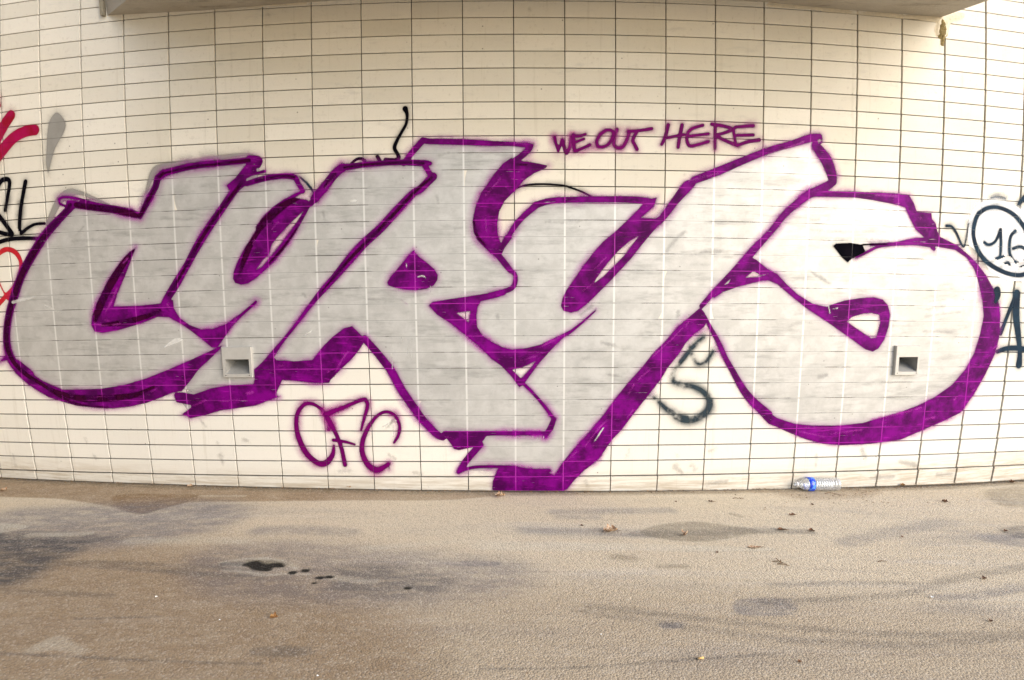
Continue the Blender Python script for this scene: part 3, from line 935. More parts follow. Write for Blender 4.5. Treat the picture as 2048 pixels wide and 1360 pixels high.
for t in ('E 480 205 12, E 420 285 14, E 318 400 18, E 230 530 21, E 150 680 20, E 98 830 19, E 62 960 18, E 46 1080 17, E 55 1180 17, E 90 1260 15, I 130 290 14, I 200 350 14, I 300 410 12, I 420 490 10, I 560 545 8, I 740 560 6',
          'E 520 203 16, E 620 218 18, E 760 235 19, E 890 262 21, E 948 280 14, E 1000 190 14, E 1060 80 12, A 1075 1215 12, A 1110 1182 13', 'A 1120 1178 8, A 1300 1136 9, A 1480 1116 9, A 1695 1090 14',
          'E 915 505 5, E 850 590 20, E 780 690 30, E 715 800 32, E 680 900 24, E 650 990 14', 'E 640 940 14, E 690 910 10', 'B 0 1230 9, B 180 1198 9, B 262 1206 10', 'B 600 1140 9, B 740 1120 9, B 1000 1105 10, B 1140 1110 10', 'E 1640 60 14, E 1505 235 12, E 1415 365 13, E 1335 495 13, E 1265 625 11, E 1150 815 10',
          'F 310 150 10, F 200 200 24, F 90 290 28, F 0 390 26, E 1660 580 18, E 1630 680 8', 'F 90 600 8, F 190 490 10, F 280 360 6', 'B 540 1180 10, B 480 1255 10, F 470 85 7', 'B 1195 1210 10, F 1070 125 12, F 850 360 13, F 640 570 12, F 450 790 6',
          'E 700 1020 10, E 850 1000 18, E 1000 960 16, E 1090 920 10', 'I 340 430 6, I 500 490 18, I 650 500 22, I 900 480 18, I 1050 420 8', 'C 30 1120 8, C 100 1120 8', 'F 1480 300 10, F 1495 400 12, F 1560 480 8'):
    dk.stroke(t)
dk.d = np.maximum(dk.d, pur.d + 0.002)
tag(sheet('dark_coat', dk, M_DARKCOAT, 0.0030, 0.02, mural, MINV, region=PXc < 890), 'nearly black second coat on the outline of the first three letters')
tag(sheet('dark_coat', dk, M_DARKCOAT, 0.0030, 0.02, mural, MINV, region=PXc >= 890), 'darker second coat on the purple arc')
for t in ('E 640 1000 2, E 690 1020 4, E 740 1025 2', 'E 720 985 6, E 745 990 5', 'E 770 1018 4, E 820 1012 5', 'E 1140 880 6, E 1150 900 5', 'F -20 470 5, F -5 440 4', 'F 100 380 3, F 150 320 5', 'I 620 490 2, I 780 482 3', 'I 1030 455 2, I 1070 430 4', 'I 1320 545 8, I 1400 510 6',
          'I 1500 520 3, I 1640 505 4', 'I 1680 465 8, I 1720 455 8', 'E 1570 1025 3, E 1610 980 5, E 1600 990 5', 'E 840 600 4, E 870 570 6', 'E 720 930 3, E 760 860 9, E 800 770 5', 'F 1560 140 3, F 1660 30 6', 'F 1570 400 2, F 1560 300 5', 'F 1030 880 3, F 990 850 3', 'J 150 280 4, J 190 275 4', 'J 490 320 8, J 500 310 8',
          'J 545 310 4, J 610 200 6, J 640 180 3', 'J 120 210 5, J 135 195 5', 'K 60 240 3, K 150 215 5, K 170 205 2', 'K 190 150 3, K 260 115 5, K 330 75 3', 'K 830 400 3, K 880 350 5, K 950 290 3', 'K 500 820 3, K 590 700 6, K 655 640 3', 'K 360 930 3, K 440 860 4', 'K 790 470 4, K 830 400 5', 'K 780 630 3, K 820 580 6',
          'K 960 210 4, K 1080 100 4, K 1160 20 4', 'G 1120 1100 3, G 1200 1000 4', 'G 480 790 4, G 560 730 4', 'G 560 640 3, G 640 560 5', 'G 790 470 3, G 850 420 5', 'G 1310 880 2, G 1330 860 4', 'D 0 1045 3, D 150 1000 6, D 240 965 5', 'D 600 1320 4, D 880 1335 5', 'H 1030 290 5, H 1045 295 4', 'H 1065 345 5, H 1080 375 4',
          'L 1070 640 5, L 1130 625 6', 'L 1380 450 5, L 1400 440 5', 'L 1260 510 5, L 1280 490 5', 'L 700 640 4, L 850 610 6, L 1040 560 4', 'L 420 740 2, L 640 710 6', 'L 200 720 3, L 380 760 3', 'H 1560 1160 4, L 1530 160 5', 'C 1200 1230 3, C 1400 1180 3', 'C 100 980 3, C 20 970 3', 'K 1560 450 3, K 1640 540 3',
          'J 1290 760 7, J 1340 765 4', 'J 870 300 2, J 930 380 3', 'B 470 1280 3, B 540 1200 4', 'F 880 330 3, F 960 280 5, F 1060 180 4'):
    pk = Field()
    pk.stroke(t)
    sheet('magenta_streak', pk, M_PINK, 0.0034, 0.012, mural, MINV)
blk = Field().poly('H 440 482, H 462 465, H 560 461, H 640 474, H 662 522, H 560 575, H 540 596, H 500 560, H 470 520')
blk.stroke('H 640 474 6, H 720 472 5, H 810 470 3')
tag(sheet('black_patch', blk, M_BLACK, 0.0032, 0.02, mural, MINV), 'black wedge inside the last letter')

for t in ('G 1050 520 10, G 1110 440 14, G 1180 385 8', 'G 1210 550 6, G 1300 525 8, G 1430 516 7', 'G 1215 610 5, G 1340 608 4', 'G 1130 930 12, G 1125 965 12', 'G 900 1000 4, G 970 1005 5, G 1010 1030 4',
          'K 640 335 7, K 740 350 9', 'K 610 120 10, K 700 140 12', 'K 480 230 8, K 520 215 8', 'G 470 950 14, G 540 890 12', 'H 290 315 10, H 340 305 6', 'H 300 350 4, H 600 360 5, H 880 382 4', 'H 290 372 3, H 500 385 4, H 800 388 3',
          'H 300 430 4, H 560 432 6, H 820 448 4', 'H 1170 750 5, H 1250 742 5', 'H 1100 860 5, H 1200 850 6', 'H 1080 910 6, H 1200 890 7', 'H 1070 960 6, H 1310 930 5', 'H 1060 1060 8, H 1250 1070 6', 'H 700 640 4, H 735 646 4',
          'H 1440 720 10, H 1441 760 8', 'L 890 360 5, L 900 345 5', 'F 455 250 10, F 470 310 6', 'F 1230 150 8, F 1240 190 6', 'F 1640 960 14, F 1650 985 8', 'F 320 810 10, F 340 825 8', 'B 1240 1060 6, B 1310 1040 6',
          'E 490 450 6, E 640 440 6, E 720 445 5', 'E 440 545 3, E 510 568 3, E 570 575 3', 'E 570 350 4, E 500 430 4', 'G 230 318 6, G 380 318 5, G 470 312 5', 'K 1110 960 22, K 1150 1000 16', 'K 1220 950 14, K 1250 980 12', 'K 1340 860 7, K 1380 840 7',
          'H 280 650 6, H 360 700 14, H 420 740 10', 'L 350 350 16, L 400 340 12', 'D 1270 1420 2, D 1300 1400 2', 'I 580 780 6, I 590 800 5', 'I 1360 640 5, I 1400 690 5', 'I 640 890 8, I 660 910 6', 'I 1480 800 5, I 1510 880 6',
          'J 570 990 10, J 650 990 8', 'J 1070 995 12, J 1110 1005 8', 'J 900 880 5, J 950 910 6', 'B 80 90 6, B 90 100 4', 'K 800 850 4, K 780 900 5', 'I 1500 880 14, I 1510 930 10', 'I 1660 780 12, I 1690 790 8', 'J 640 980 10, J 655 1000 8', 'I 90 880 5, I 110 960 6', 'K 1120 880 4, K 1125 890 4', 'J 1080 1000 10, J 1130 1015 8', 'K 500 1060 5, K 515 1100 4', 'J 890 700 8, J 930 650 9', 'L 330 880 8, L 325 960 6', 'L 640 850 16, L 660 900 12', 'L 900 930 14, L 1000 950 18', 'L 1150 1020 12, L 1250 1010 12', 'K 1330 1080 16, K 1460 1060 18', 'L 700 1040 12, L 850 1030 14', 'C 120 60 10, C 125 70 8', 'C 1170 1190 6'):
    sm = Field()
    sm.stroke(t)
    sheet('smudge', sm, M_SCUFF if t[0] in 'IJK' and float(t.split()[2]) > 750 else M_SMUDGE, 0.0020, 0.025, mural, MINV)
for t in ('J 925 90 2, J 928 300 2', 'J 990 85 6, J 1000 120 3', 'J 1035 90 3, J 1030 200 2', 'J 1060 90 3, J 1055 250 2', 'F 1100 692 4, F 1135 686 6, F 1155 700 4', 'F 1020 600 3, F 1030 640 3',
          'F 950 768 2, F 955 800 2', 'F 1188 750 2, F 1188 800 2', 'E 90 865 8, E 150 850 9, E 240 830 5', 'E 1120 1170 4, E 1190 1130 16, E 1240 1120 8', 'J 330 70 6, J 380 40 6', 'K 620 700 5, K 560 790 4', 'F 640 180 8, F 680 175 10',
          'J 865 690 4, J 950 650 7', 'J 930 660 3, J 935 760 3', 'K 140 755 2, K 145 775 2', 'K 170 755 2, K 175 780 2', 'K 215 755 2, K 215 775 2', 'H 410 890 5, H 420 940 4', 'H 440 910 3, H 470 905 5', 'E 300 880 3, E 420 940 3'):
    dr_ = Field()
    dr_.stroke(t)
    sheet('paint_drip', dr_, M_DRIP, 0.0036, 0.01, mural, MINV)


def graffiti(name, label, fields, cat='graffiti'):
    """a painted tag of one or more coats"""
    c = None
    root = None
    for k, (pname, f, mat, off, halo) in enumerate(fields):
        if len(fields) == 1:
            o = sheet(name, f, mat, off, halo)
            return tag(o, label, cat)
        if root is None:
            root = empty(name, tuple(S(0, 1.5)))
            tag(root, label, cat)
        o = sheet(pname, f, mat, off, halo, root, Matrix.Translation(-root.location))
    return root


def strokes(lst, smooth=True, scale=1.0):
    f = Field()
    for t in lst: f.stroke(t, smooth=smooth, scale=scale)
    return f


# CFC
f1 = strokes(['J 530 820 9, J 522 880 16, J 480 935 22, J 425 940 20, J 350 880 20, J 300 790 20, J 276 700 17, J 280 610 15, J 320 548 14, J 370 533 13, J 430 560 12, J 475 612 13, J 500 670 13, J 497 705 14'])
f2 = strokes(['J 475 607 17, J 600 558 14, J 700 515 14, J 740 505 15', 'J 745 508 15, J 760 545 14, J 740 620 12, J 715 715 8', 'J 485 630 15, J 540 730 15, J 580 830 15, J 606 950 16', 'J 525 782 12, J 600 792 11, J 672 812 8'])
f3 = strokes(['J 940 800 9, J 970 745 12, J 976 680 12, J 942 612 12, J 882 590 12, J 820 622 12, J 762 700 15, J 726 790 17, J 724 870 19, J 762 950 21, J 820 985 22, J 870 966 17, J 900 945 15', 'J 905 950 4, J 905 980 3'])
graffiti('purple_tag', 'purple letters CFC sprayed low on the wall under the big piece', [('letter', f1, M_PURPLE_T, 0.0012, 0.045), ('letter', f2, M_PURPLE_T, 0.0016, 0.045), ('letter', f3, M_PURPLE_T, 0.0014, 0.045)])
# WE OUT HERE
R_ = 1.0
words = [
    ['C 290 935 13, C 300 980 12, C 315 1028 10', 'C 315 1022 11, C 330 985 11, C 342 950 12, C 352 990 13, C 370 1040 14, C 392 1000 12, C 405 930 12'],
    ['C 418 920 13, C 420 980 13, C 428 1028 13', 'C 420 925 12, C 460 925 12, C 500 912 10', 'C 428 968 10, C 490 945 10', 'C 428 1030 13, C 480 1008 12, C 530 985 12'],
    ['C 640 885 13, C 600 915 13, C 577 960 13, C 585 992 12, C 612 1000 12, C 650 985 12, C 680 945 12, C 690 905 12, C 668 885 12, C 640 885 12'],
    ['C 715 880 13, C 695 930 13, C 692 980 13, C 715 1005 13, C 750 1000 13, C 775 965 12, C 795 910 12'],
    ['C 790 895 11, C 870 888 12, C 950 875 13', 'C 850 895 12, C 822 950 13, C 835 985 13, C 850 1015 14'],
    ['C 1062 850 14, C 1042 930 13, C 1018 982 12', 'C 1156 850 14, C 1140 930 14, C 1130 1002 12', 'C 1040 940 11, C 1170 915 11'],
    ['C 1297 852 12, C 1220 878 12, C 1188 925 12, C 1205 990 13, C 1270 982 12, C 1335 962 12', 'C 1190 928 11, C 1335 910 11'],
    ['C 1382 850 12, C 1380 930 12, C 1380 1012 9', 'C 1358 845 13, C 1440 858 13, C 1495 878 13, C 1450 902 12, C 1385 918 11', 'C 1390 928 11, C 1470 965 13, C 1535 990 13'],
    ['C 1640 856 13, C 1570 860 12, C 1510 872 12, C 1512 930 11, C 1522 982 11', 'C 1515 922 11, C 1640 918 12', 'C 1535 988 12, C 1600 965 13, C 1680 952 14'],
]
fl = [('letter', strokes(w), M_PURPLE_T, 0.0012 + 0.0003 * (k % 3), 0.045) for k, w in enumerate(words)]
graffiti('handwritten_words', 'small purple handwriting WE OUT HERE above the fourth letter', fl)
# black marks above the second letter
graffiti('black_squiggle', 'thin black sprayed squiggle rising above the silver letters', [('mark', strokes(
    ['B 1015 740 20, B 1028 780 12, B 1022 840 11, B 990 900 11, B 962 950 12, B 942 1005 14, B 962 1045 13, B 972 1075 13, B 940 1086 12, B 880 1086 14',
     'B 826 1066 14, B 842 1092 13', 'B 648 1112 9, B 680 1086 10, B 712 1078 11, B 738 1092 12, B 745 1112 10']), M_BLACK, 0.0014, 0.04)])
graffiti('black_arc', 'thin dark arc peeking out over the second silver letter', [('mark', strokes(['B 300 1205 7, B 340 1240 9, B 370 1275 10, B 395 1315 9']), M_BLUEBLACK, 0.0014, 0.03)])
graffiti('curved_line', 'hairline black curve between the third and fourth silver letters', [('mark', strokes(['G 10 100 4, G 90 70 5, G 220 62 5, G 350 72 5, G 392 84 5, G 470 112 5, G 545 150 5'], scale=1.5), M_BLACK, 0.0014, 0.02)])
M_SMOKE = paint('smoky_blue_black', [(0.014, 0.024, 0.034), (0.028, 0.045, 0.058)], halo=0.45, halo_r=0.016, rough=0.6, soft=0.016, mottling=0.1, fade=0.15, spec=0.1, alpha=0.92)
graffiti('blue_black_tag', 'smoky blue black S shaped tag beside the purple diagonal', [('mark', strokes(
    ['K 1300 85 16, K 1225 155 19, K 1165 230 20, K 1105 310 20, K 1098 375 22, K 1150 405 20, K 1230 418 20, K 1300 455 22, K 1345 520 26, K 1318 595 27, K 1230 640 30, K 1140 630 30, K 1050 570 20, K 985 510 16, K 925 475 12',
     'K 1212 150 15, K 1228 215 14, K 1265 262 14, K 1310 255 14, K 1345 215 15, K 1365 180 12']), M_SMOKE, 0.0014, 0.055)])
# left end
graffiti('crimson_strokes', 'fat crimson and magenta strokes at the left end of the wall', [('mark', strokes(
    ['A -20 640 10, A 0 720 9', 'A 75 785 30, A 30 850 32, A -15 930 34, A -60 1040 34', 'A 238 884 31, A 170 895 32, A 90 940 32, A 10 1030 34, A -60 1120 34']), M_CRIMSON, 0.0014, 0.045)])
f = Field().poly('A 370 768, A 335 820, A 320 900, A 315 1000, A 311 1120, A 330 1180, A 348 1120, A 380 1010, A 430 920, A 452 850, A 430 795, A 400 765', smooth=True)
graffiti('grey_drop', 'soft grey teardrop of spray paint near the crimson strokes', [('mark', f, M_GREYHAZE, 0.0012, 0.05)])
f = strokes(['E 330 330 20, E 400 180 26, E 470 125 30, E 540 120 16, E 640 160 14, E 740 205 10', 'A 990 1330 10, A 1040 1180 24, A 1110 1135 26, A 1300 1100 20, A 1500 1070 20, A 1690 1050 12, A 1760 1090 10'])
tag(sheet('overspray', f, M_GREYHAZE, 0.0010, 0.05, mural, MINV), 'thin grey overspray outside the first letter')
graffiti('black_letters', 'black brush lettering SL with an underline at the left edge', [
    ('letter', strokes(['E -20 90 13, E 10 40 14, E 45 28 14, E 66 45 13, E 60 110 12, E 36 240 11', 'E -20 260 14, E 20 310 14, E 60 365 14, E 85 405 13, E 40 400 12, E -20 385 13']), M_BLACK, 0.0014, 0.035),
    ('letter', strokes(['E 175 45 14, E 155 150 13, E 138 270 13, E 138 390 12, E 190 360 10, E 240 335 9, E 305 330 9']), M_BLACK, 0.0014, 0.035),
    ('underline', strokes(['E -20 462 12, E 60 438 12, E 160 430 12, E 262 432 11']), M_BLACK, 0.0016, 0.035)])
graffiti('red_loop', 'thin red and orange loop left of the big first letter', [('mark', strokes(
    ['E -20 550 10, E 20 515 14, E 62 506 14, E 110 530 15, E 142 590 13, E 135 670 11, E 95 760 11, E 40 825 13, E -20 890 14', 'E 60 830 20, E 30 800 6, E 0 740 5, E -20 700 5']), M_RED, 0.0015, 0.03)])
# right end
fw = Field().poly('H 1355 420, H 1362 310, H 1400 225, H 1465 178, H 1560 170, H 1660 195, H 1741 250, H 1820 340, H 1870 460, H 1880 600, H 1830 700, H 1741 735, H 1640 720, H 1560 690, H 1480 640, H 1415 590, H 1372 515', smooth=True)
fb = strokes(['H 1430 262 15, H 1490 225 13, H 1560 220 12, H 1640 250 13, H 1700 300 14, H 1760 390 15, H 1800 500 15, H 1790 620 15, H 1741 675 14, H 1660 677 13, H 1570 645 14, H 1480 585 15, H 1420 500 15, H 1395 400 14, H 1408 310 15, H 1430 262 15'])
fd = strokes(['H 1470 458 10, H 1500 475 10, H 1545 450 10, H 1580 372 12', 'H 1580 375 11, H 1582 460 11, H 1578 555 10', 'H 1520 590 11, H 1560 565 10, H 1610 555 10, H 1655 558 9'])
fs = strokes(['H 1680 382 11, H 1650 415 11, H 1640 480 11, H 1645 545 11, H 1675 590 11, H 1720 600 11, H 1755 570 11, H 1755 515 11, H 1715 488 10, H 1665 500 10'])
ft = strokes(['H 1580 625 9, H 1610 602 9, H 1635 598 9, H 1648 640 9', 'H 1700 640 9, H 1741 620 9, H 1780 650 9'])
graffiti('white_circle_tag', 'white sprayed disc with a dark ring and the number 16 inside', [('disc', fw, M_WHITE, 0.0012, 0.05), ('ring', fb, M_BLUEBLACK, 0.0020, 0.03), ('numeral', fd, M_BLUEBLACK, 0.0020, 0.025),
    ('numeral', fs, M_BLUEBLACK, 0.0020, 0.025), ('scribble', ft, M_BLUEBLACK, 0.0020, 0.025)])
graffiti('check_mark', 'thin teal black check mark left of the white disc', [('mark', strokes(['H 1213 345 11, H 1250 352 9, H 1285 405 9, H 1325 488 7, H 1345 440 6, H 1362 330 5'], scale=0.95), M_BLUEBLACK, 0.0030, 0.025)])
graffiti('teal_arc', 'short teal arc peeking out over the white disc', [('mark', strokes(['H 1515 158 7, H 1560 148 9, H 1612 162 8']), M_BLUEBLACK, 0.0009, 0.02)])
graffiti('dark_dot', 'dark blue sprayed dab at the upper edge of the white disc', [('mark', strokes(['H 1750 150 18, H 1720 178 15, H 1700 200 8']), M_BLUEBLACK, 0.0032, 0.03)])
graffiti('dark_letter_a', 'tall blue black letter A at the right end of the wall', [('mark', strokes(
    ['H 1690 808 26, H 1686 950 24, H 1700 1080 20, H 1712 1200 16, H 1706 1290 22', 'H 1682 830 18, H 1650 900 14, H 1610 1000 13, H 1580 1075 16', 'H 1560 1200 14, H 1620 1180 15, H 1700 1178 16, H 1800 1195 15']), M_BLUEBLACK, 0.0012, 0.05)])
graffiti('dark_blob', 'dark blue dab of paint touching the purple curve under the disc', [('mark', strokes(['H 1555 785 24, H 1560 820 20, H 1545 860 12']), M_BLUEBLACK, 0.0036, 0.03)])

# ------------------------------------------------------------------ the ground, with its stains and a painted contact shadow as masks on the mesh
GX = np.arange(-4.4, 4.4, 0.0095); GY = np.arange(-1.7, 1.35, 0.0095)


def fmap(x, y):
    P = floor_at(x, y)
    return P[..., 0], P[..., 1]


masks = {k: np.zeros((len(GY), len(GX)), np.float32) for k in ('m_dust', 'm_blue', 'm_dark', 'm_damp', 'm_pale', 'm_hole_shade')}


def stain(ch, kind, pts, amt, soft, inner=0.0):
    f = Field(GX, GY, fmap)
    P = np.array([(p[0], p[1], p[2] if len(p) > 2 else 4) for p in pts], float)
    if kind == 'poly': f.poly(P, smooth=True, halo=soft + .1)
    else: f.stroke(P, smooth=True, halo=soft + .1)
    t = np.clip((soft - f.d) / (soft + inner + 1e-6), 0, 1)
    m = t * t * (3 - 2 * t) * amt
    masks[ch] = np.maximum(masks[ch], m)


st = stain
st('m_dust', 'poly', [(-60, 940), (146, 950), (400, 962), (700, 968), (960, 972), (1010, 985), (900, 998), (700, 999), (520, 1001), (380, 1003), (330, 1014), (285, 1024), (240, 1014), (120, 996), (-60, 986)], 0.75, 0.03)
st('m_dust', 'poly', [(230, 992), (300, 988), (400, 990), (385, 1000), (330, 1014), (285, 1026), (240, 1014)], 0.92, 0.03)
st('m_dust', 'poly', [(-80, 1150), (150, 1130), (420, 1160), (620, 1220), (700, 1380), (-80, 1400)], 0.75, 0.7)
st('m_dust', 'poly', [(600, 1240), (1200, 1225), (2100, 1290), (2100, 1400), (500, 1400)], 0.36, 0.5)
st('m_pale', 'poly', [(700, 1010), (1300, 1000), (1900, 1010), (1700, 1050), (900, 1060)], 0.22, 0.3)
st('m_dust', 'stroke', [(1000, 986, 4), (1300, 984, 4), (1570, 980, 5), (1760, 976, 3), (2048, 962, 3)], 0.45, 0.05)
st('m_dust', 'poly', [(1560, 978), (1740, 972), (1720, 990), (1600, 994)], 0.5, 0.08)
st('m_blue', 'poly', [(-40, 1040), (200, 1020), (430, 1015), (440, 1040), (300, 1072), (140, 1085), (-40, 1075)], 0.55, 0.22)
st('m_blue', 'poly', [(150, 1075), (300, 1050), (390, 1042), (380, 1055), (250, 1078), (160, 1088)], 0.55, 0.06)
st('m_dark', 'poly', [(-80, 1075), (60, 1085), (150, 1088), (110, 1110), (60, 1140), (20, 1158), (-80, 1165)], 0.80, 0.18)
st('m_dark', 'stroke', [(140, 1082, 5), (190, 1080, 6), (240, 1076, 4)], 0.4, 0.05)
st('m_blue', 'poly', [(420, 1115), (560, 1100), (800, 1115), (1000, 1135), (1010, 1160), (860, 1185), (650, 1185), (450, 1165)], 0.40, 0.22)
st('m_dark', 'poly', [(700, 1140), (800, 1142), (880, 1160), (860, 1175), (760, 1180), (690, 1168)], 0.42, 0.12)
st('m_blue', 'stroke', [(900, 1127, 4), (990, 1127, 5)], 0.6, 0.06)
st('m_blue', 'stroke', [(520, 1062, 8), (620, 1060, 8), (700, 1066, 6)], 0.4, 0.08)
st('m_pale', 'stroke', [(440, 1125, 1.5), (480, 1119, 2.5), (520, 1117, 3), (565, 1122, 3), (592, 1137, 2.5)], 0.42, 0.012)
st('m_pale', 'stroke', [(446, 1141, 1.5), (500, 1145, 2.5), (530, 1150, 3), (575, 1147, 2), (620, 1149, 1.5)], 0.4, 0.012)
st('m_damp', 'poly', [(500, 1121), (560, 1123), (575, 1130), (540, 1134), (500, 1130)], 0.9, 0.02)
st('m_pale', 'poly', [(452, 1124), (500, 1117), (560, 1121), (590, 1134), (570, 1148), (500, 1147), (470, 1140)], 0.15, 0.03)
st('m_hole_shade', 'poly', [(487, 1129), (512, 1122), (530, 1128), (560, 1126), (566, 1133), (545, 1134), (538, 1141), (510, 1139), (498, 1133)], 1.0, 0.012)
st('m_dark', 'stroke', [(448, 1127, 3), (490, 1128, 5)], 0.7, 0.03)
for x, y, r in ((585, 1145, 7), (610, 1141, 7), (640, 1155, 7), (658, 1153.5, 7), (815, 1176, 5.5), (628, 1166, 3)):
    st('m_hole_shade', 'stroke', [(x - 2, y, r * 0.8), (x + 2, y, r * 0.8)], 1.0, 0.008)
st('m_pale', 'stroke', [(660, 1154, 6), (720, 1162, 3), (750, 1163, 2)], 0.35, 0.03)
st('m_pale', 'stroke', [(960, 1092, 14), (1100, 1092, 17), (1250, 1093, 12), (1380, 1096, 9), (1540, 1098, 5)], 0.50, 0.03)
st('m_pale', 'stroke', [(730, 1097, 4), (900, 1084, 4), (1000, 1083, 5)], 0.3, 0.04)
st('m_pale', 'poly', [(-20, 1048), (52, 1052), (30, 1060), (-20, 1066)], 0.45, 0.02)
st('m_pale', 'stroke', [(60, 1070, 5), (140, 1069, 5), (180, 1066, 3)], 0.4, 0.03)
st('m_pale', 'stroke', [(260, 1082, 4), (420, 1080, 6), (500, 1082, 4)], 0.3, 0.06)
st('m_pale', 'stroke', [(400, 992, 1.5), (490, 992, 1.5)], 0.5, 0.01)
st('m_damp', 'poly', [(1285, 1064), (1330, 1050), (1390, 1045), (1450, 1052), (1510, 1062), (1470, 1072), (1400, 1081), (1330, 1076)], 0.62, 0.03)
st('m_dark', 'stroke', [(1270, 1069, 3), (1350, 1067, 7), (1420, 1065, 7), (1480, 1062, 7), (1560, 1062, 4), (1620, 1064, 2)], 0.62, 0.05)
st('m_blue', 'stroke', [(1050, 1060, 6), (1150, 1063, 6), (1300, 1068, 6)], 0.55, 0.06)
st('m_blue', 'stroke', [(1110, 1024, 4), (1240, 1022, 6), (1340, 1021, 4)], 0.5, 0.06)
st('m_blue', 'stroke', [(1120, 1034, 3), (1190, 1034, 4)], 0.4, 0.05)
st('m_damp', 'stroke', [(1230, 1113, 4), (1260, 1117, 4)], 0.4, 0.05)
st('m_damp', 'stroke', [(1465, 1028, 5), (1480, 1032, 5)], 0.5, 0.02)
st('m_damp', 'stroke', [(1320, 1133, 3), (1370, 1132, 3)], 0.4, 0.03)
st('m_blue', 'poly', [(1474, 1205), (1500, 1199), (1580, 1202), (1580, 1226), (1500, 1229), (1474, 1222)], 0.45, 0.02)
st('m_blue', 'stroke', [(1330, 1250, 6), (1356, 1250, 6)], 0.6, 0.03)
st('m_dark', 'stroke', [(515, 1303, 9), (560, 1303, 11), (608, 1303, 9)], 0.42, 0.03)
st('m_blue', 'stroke', [(1690, 1085, 4), (1850, 1050, 6), (1900, 1045, 5)], 0.4, 0.08)
st('m_dark', 'poly', [(2010, 1060), (2070, 1055), (2070, 1070), (2030, 1072)], 0.5, 0.05)
st('m_blue', 'poly', [(1960, 1075), (2070, 1070), (2070, 1085), (2020, 1088)], 0.45, 0.06)
st('m_pale', 'poly', [(60, 1302), (85, 1286), (115, 1275), (130, 1284), (165, 1305), (120, 1296)], 0.35, 0.03)
st('m_damp', 'poly', [(1985, 985), (2070, 975), (2070, 1000), (2010, 1010)], 0.4, 0.08)
# tyre tracks and hairline cracks
for ch, amt, pts in (('m_dark', 0.30, [(-20, 1118, 4), (150, 1128, 4), (300, 1140, 3), (520, 1156, 3)]), ('m_dark', 0.26, [(-20, 1122, 3), (200, 1125, 3), (420, 1136, 3), (520, 1143, 3)]),
                     ('m_dark', 0.22, [(-20, 1180, 4), (120, 1187, 3), (220, 1192, 2)]), ('m_dark', 0.22, [(1180, 1212, 4), (1300, 1226, 3), (1420, 1240, 3), (1560, 1252, 3)]),
                     ('m_dark', 0.2, [(1150, 1218, 3), (1300, 1242, 3), (1430, 1262, 3), (1560, 1275, 3)]), ('m_dark', 0.24, [(1530, 1204, 3), (1700, 1196, 3), (1820, 1185, 4), (1900, 1160, 5), (2060, 1132, 6)]),
                     ('m_dark', 0.22, [(1560, 1252, 3), (1700, 1264, 3), (1850, 1270, 3), (2060, 1268, 3)]), ('m_dark', 0.22, [(1560, 1278, 4), (1750, 1290, 4), (1880, 1287, 4), (2060, 1270, 3)]),
                     ('m_dark', 0.5, [(-20, 1306, 1.2), (120, 1312, 1.4), (320, 1322, 1.6), (520, 1328, 1.6)]), ('m_dark', 0.4, [(960, 1338, 1), (1150, 1335, 1.2), (1400, 1318, 1.4), (1560, 1307, 1)]),
                     ('m_dark', 0.25, [(150, 1238, 1), (320, 1233, 1.2)]), ('m_dark', 0.25, [(1540, 1170, 2), (1700, 1166, 2), (1850, 1168, 2)]), ('m_blue', 0.3, [(1870, 1195, 5), (1960, 1190, 6), (2060, 1170, 6)])):
    thin = max(p[2] for p in pts) < 2
    st(ch, 'stroke', pts, 0.42 if thin else min(0.7, amt * 1.35), 0.010 if thin else 0.035)
# dirt along the foot of the wall, with a contact shadow painted over it
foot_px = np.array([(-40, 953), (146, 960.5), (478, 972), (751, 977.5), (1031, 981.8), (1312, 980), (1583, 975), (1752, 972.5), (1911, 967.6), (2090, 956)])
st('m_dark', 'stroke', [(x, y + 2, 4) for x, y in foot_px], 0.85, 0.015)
st('m_damp', 'stroke', [(x, y + 5, 5) for x, y in foot_px], 0.55, 0.05)
st('m_hole_shade', 'stroke', [(x, y + 0.5, 2) for x, y in foot_px], 0.75, 0.012)

xs = np.concatenate([[-60, -25, -10, -5.5], GX, [5.5, 10, 25, 60]]); ys = np.concatenate([[-80, -30, -12, -5, -2.6], GY, [2.6, 6]])
X, Y = np.meshgrid(xs, ys)
Z = floor_z(X)
hole = np.pad(masks['m_hole_shade'], ((5, 2), (4, 4)))
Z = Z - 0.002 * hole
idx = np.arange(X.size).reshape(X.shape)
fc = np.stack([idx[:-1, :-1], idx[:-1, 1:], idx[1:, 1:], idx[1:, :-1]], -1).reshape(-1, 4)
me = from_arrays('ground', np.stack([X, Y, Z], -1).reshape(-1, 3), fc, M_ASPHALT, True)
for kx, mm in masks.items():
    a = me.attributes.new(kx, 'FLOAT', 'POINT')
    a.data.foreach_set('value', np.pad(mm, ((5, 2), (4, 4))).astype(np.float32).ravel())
ground = link(bpy.data.objects.new('ground', me))
tag(ground, 'worn grey brown asphalt ground in front of the tiled wall', kind='structure')

# ------------------------------------------------------------------ the two square boxes set into the wall
M_BOX = paint('silver_painted_metal', [(0.44, 0.43, 0.405), (0.54, 0.53, 0.505)], metal=0.3, joints=False, soft=0.01)
M_BOX = plain('silver_sprayed_plate', (0.50, 0.49, 0.465), 0.48, 0.35, 0.14, 25)
M_BOX_IN = plain('shaded_recess', (0.36, 0.355, 0.34), 0.55, 0.25, 0.25, 30)  # darker than the plate, the shade of the recess put into its colour
M_SCREW = plain('dull_screw', (0.10, 0.10, 0.10), 0.5, 0.6)


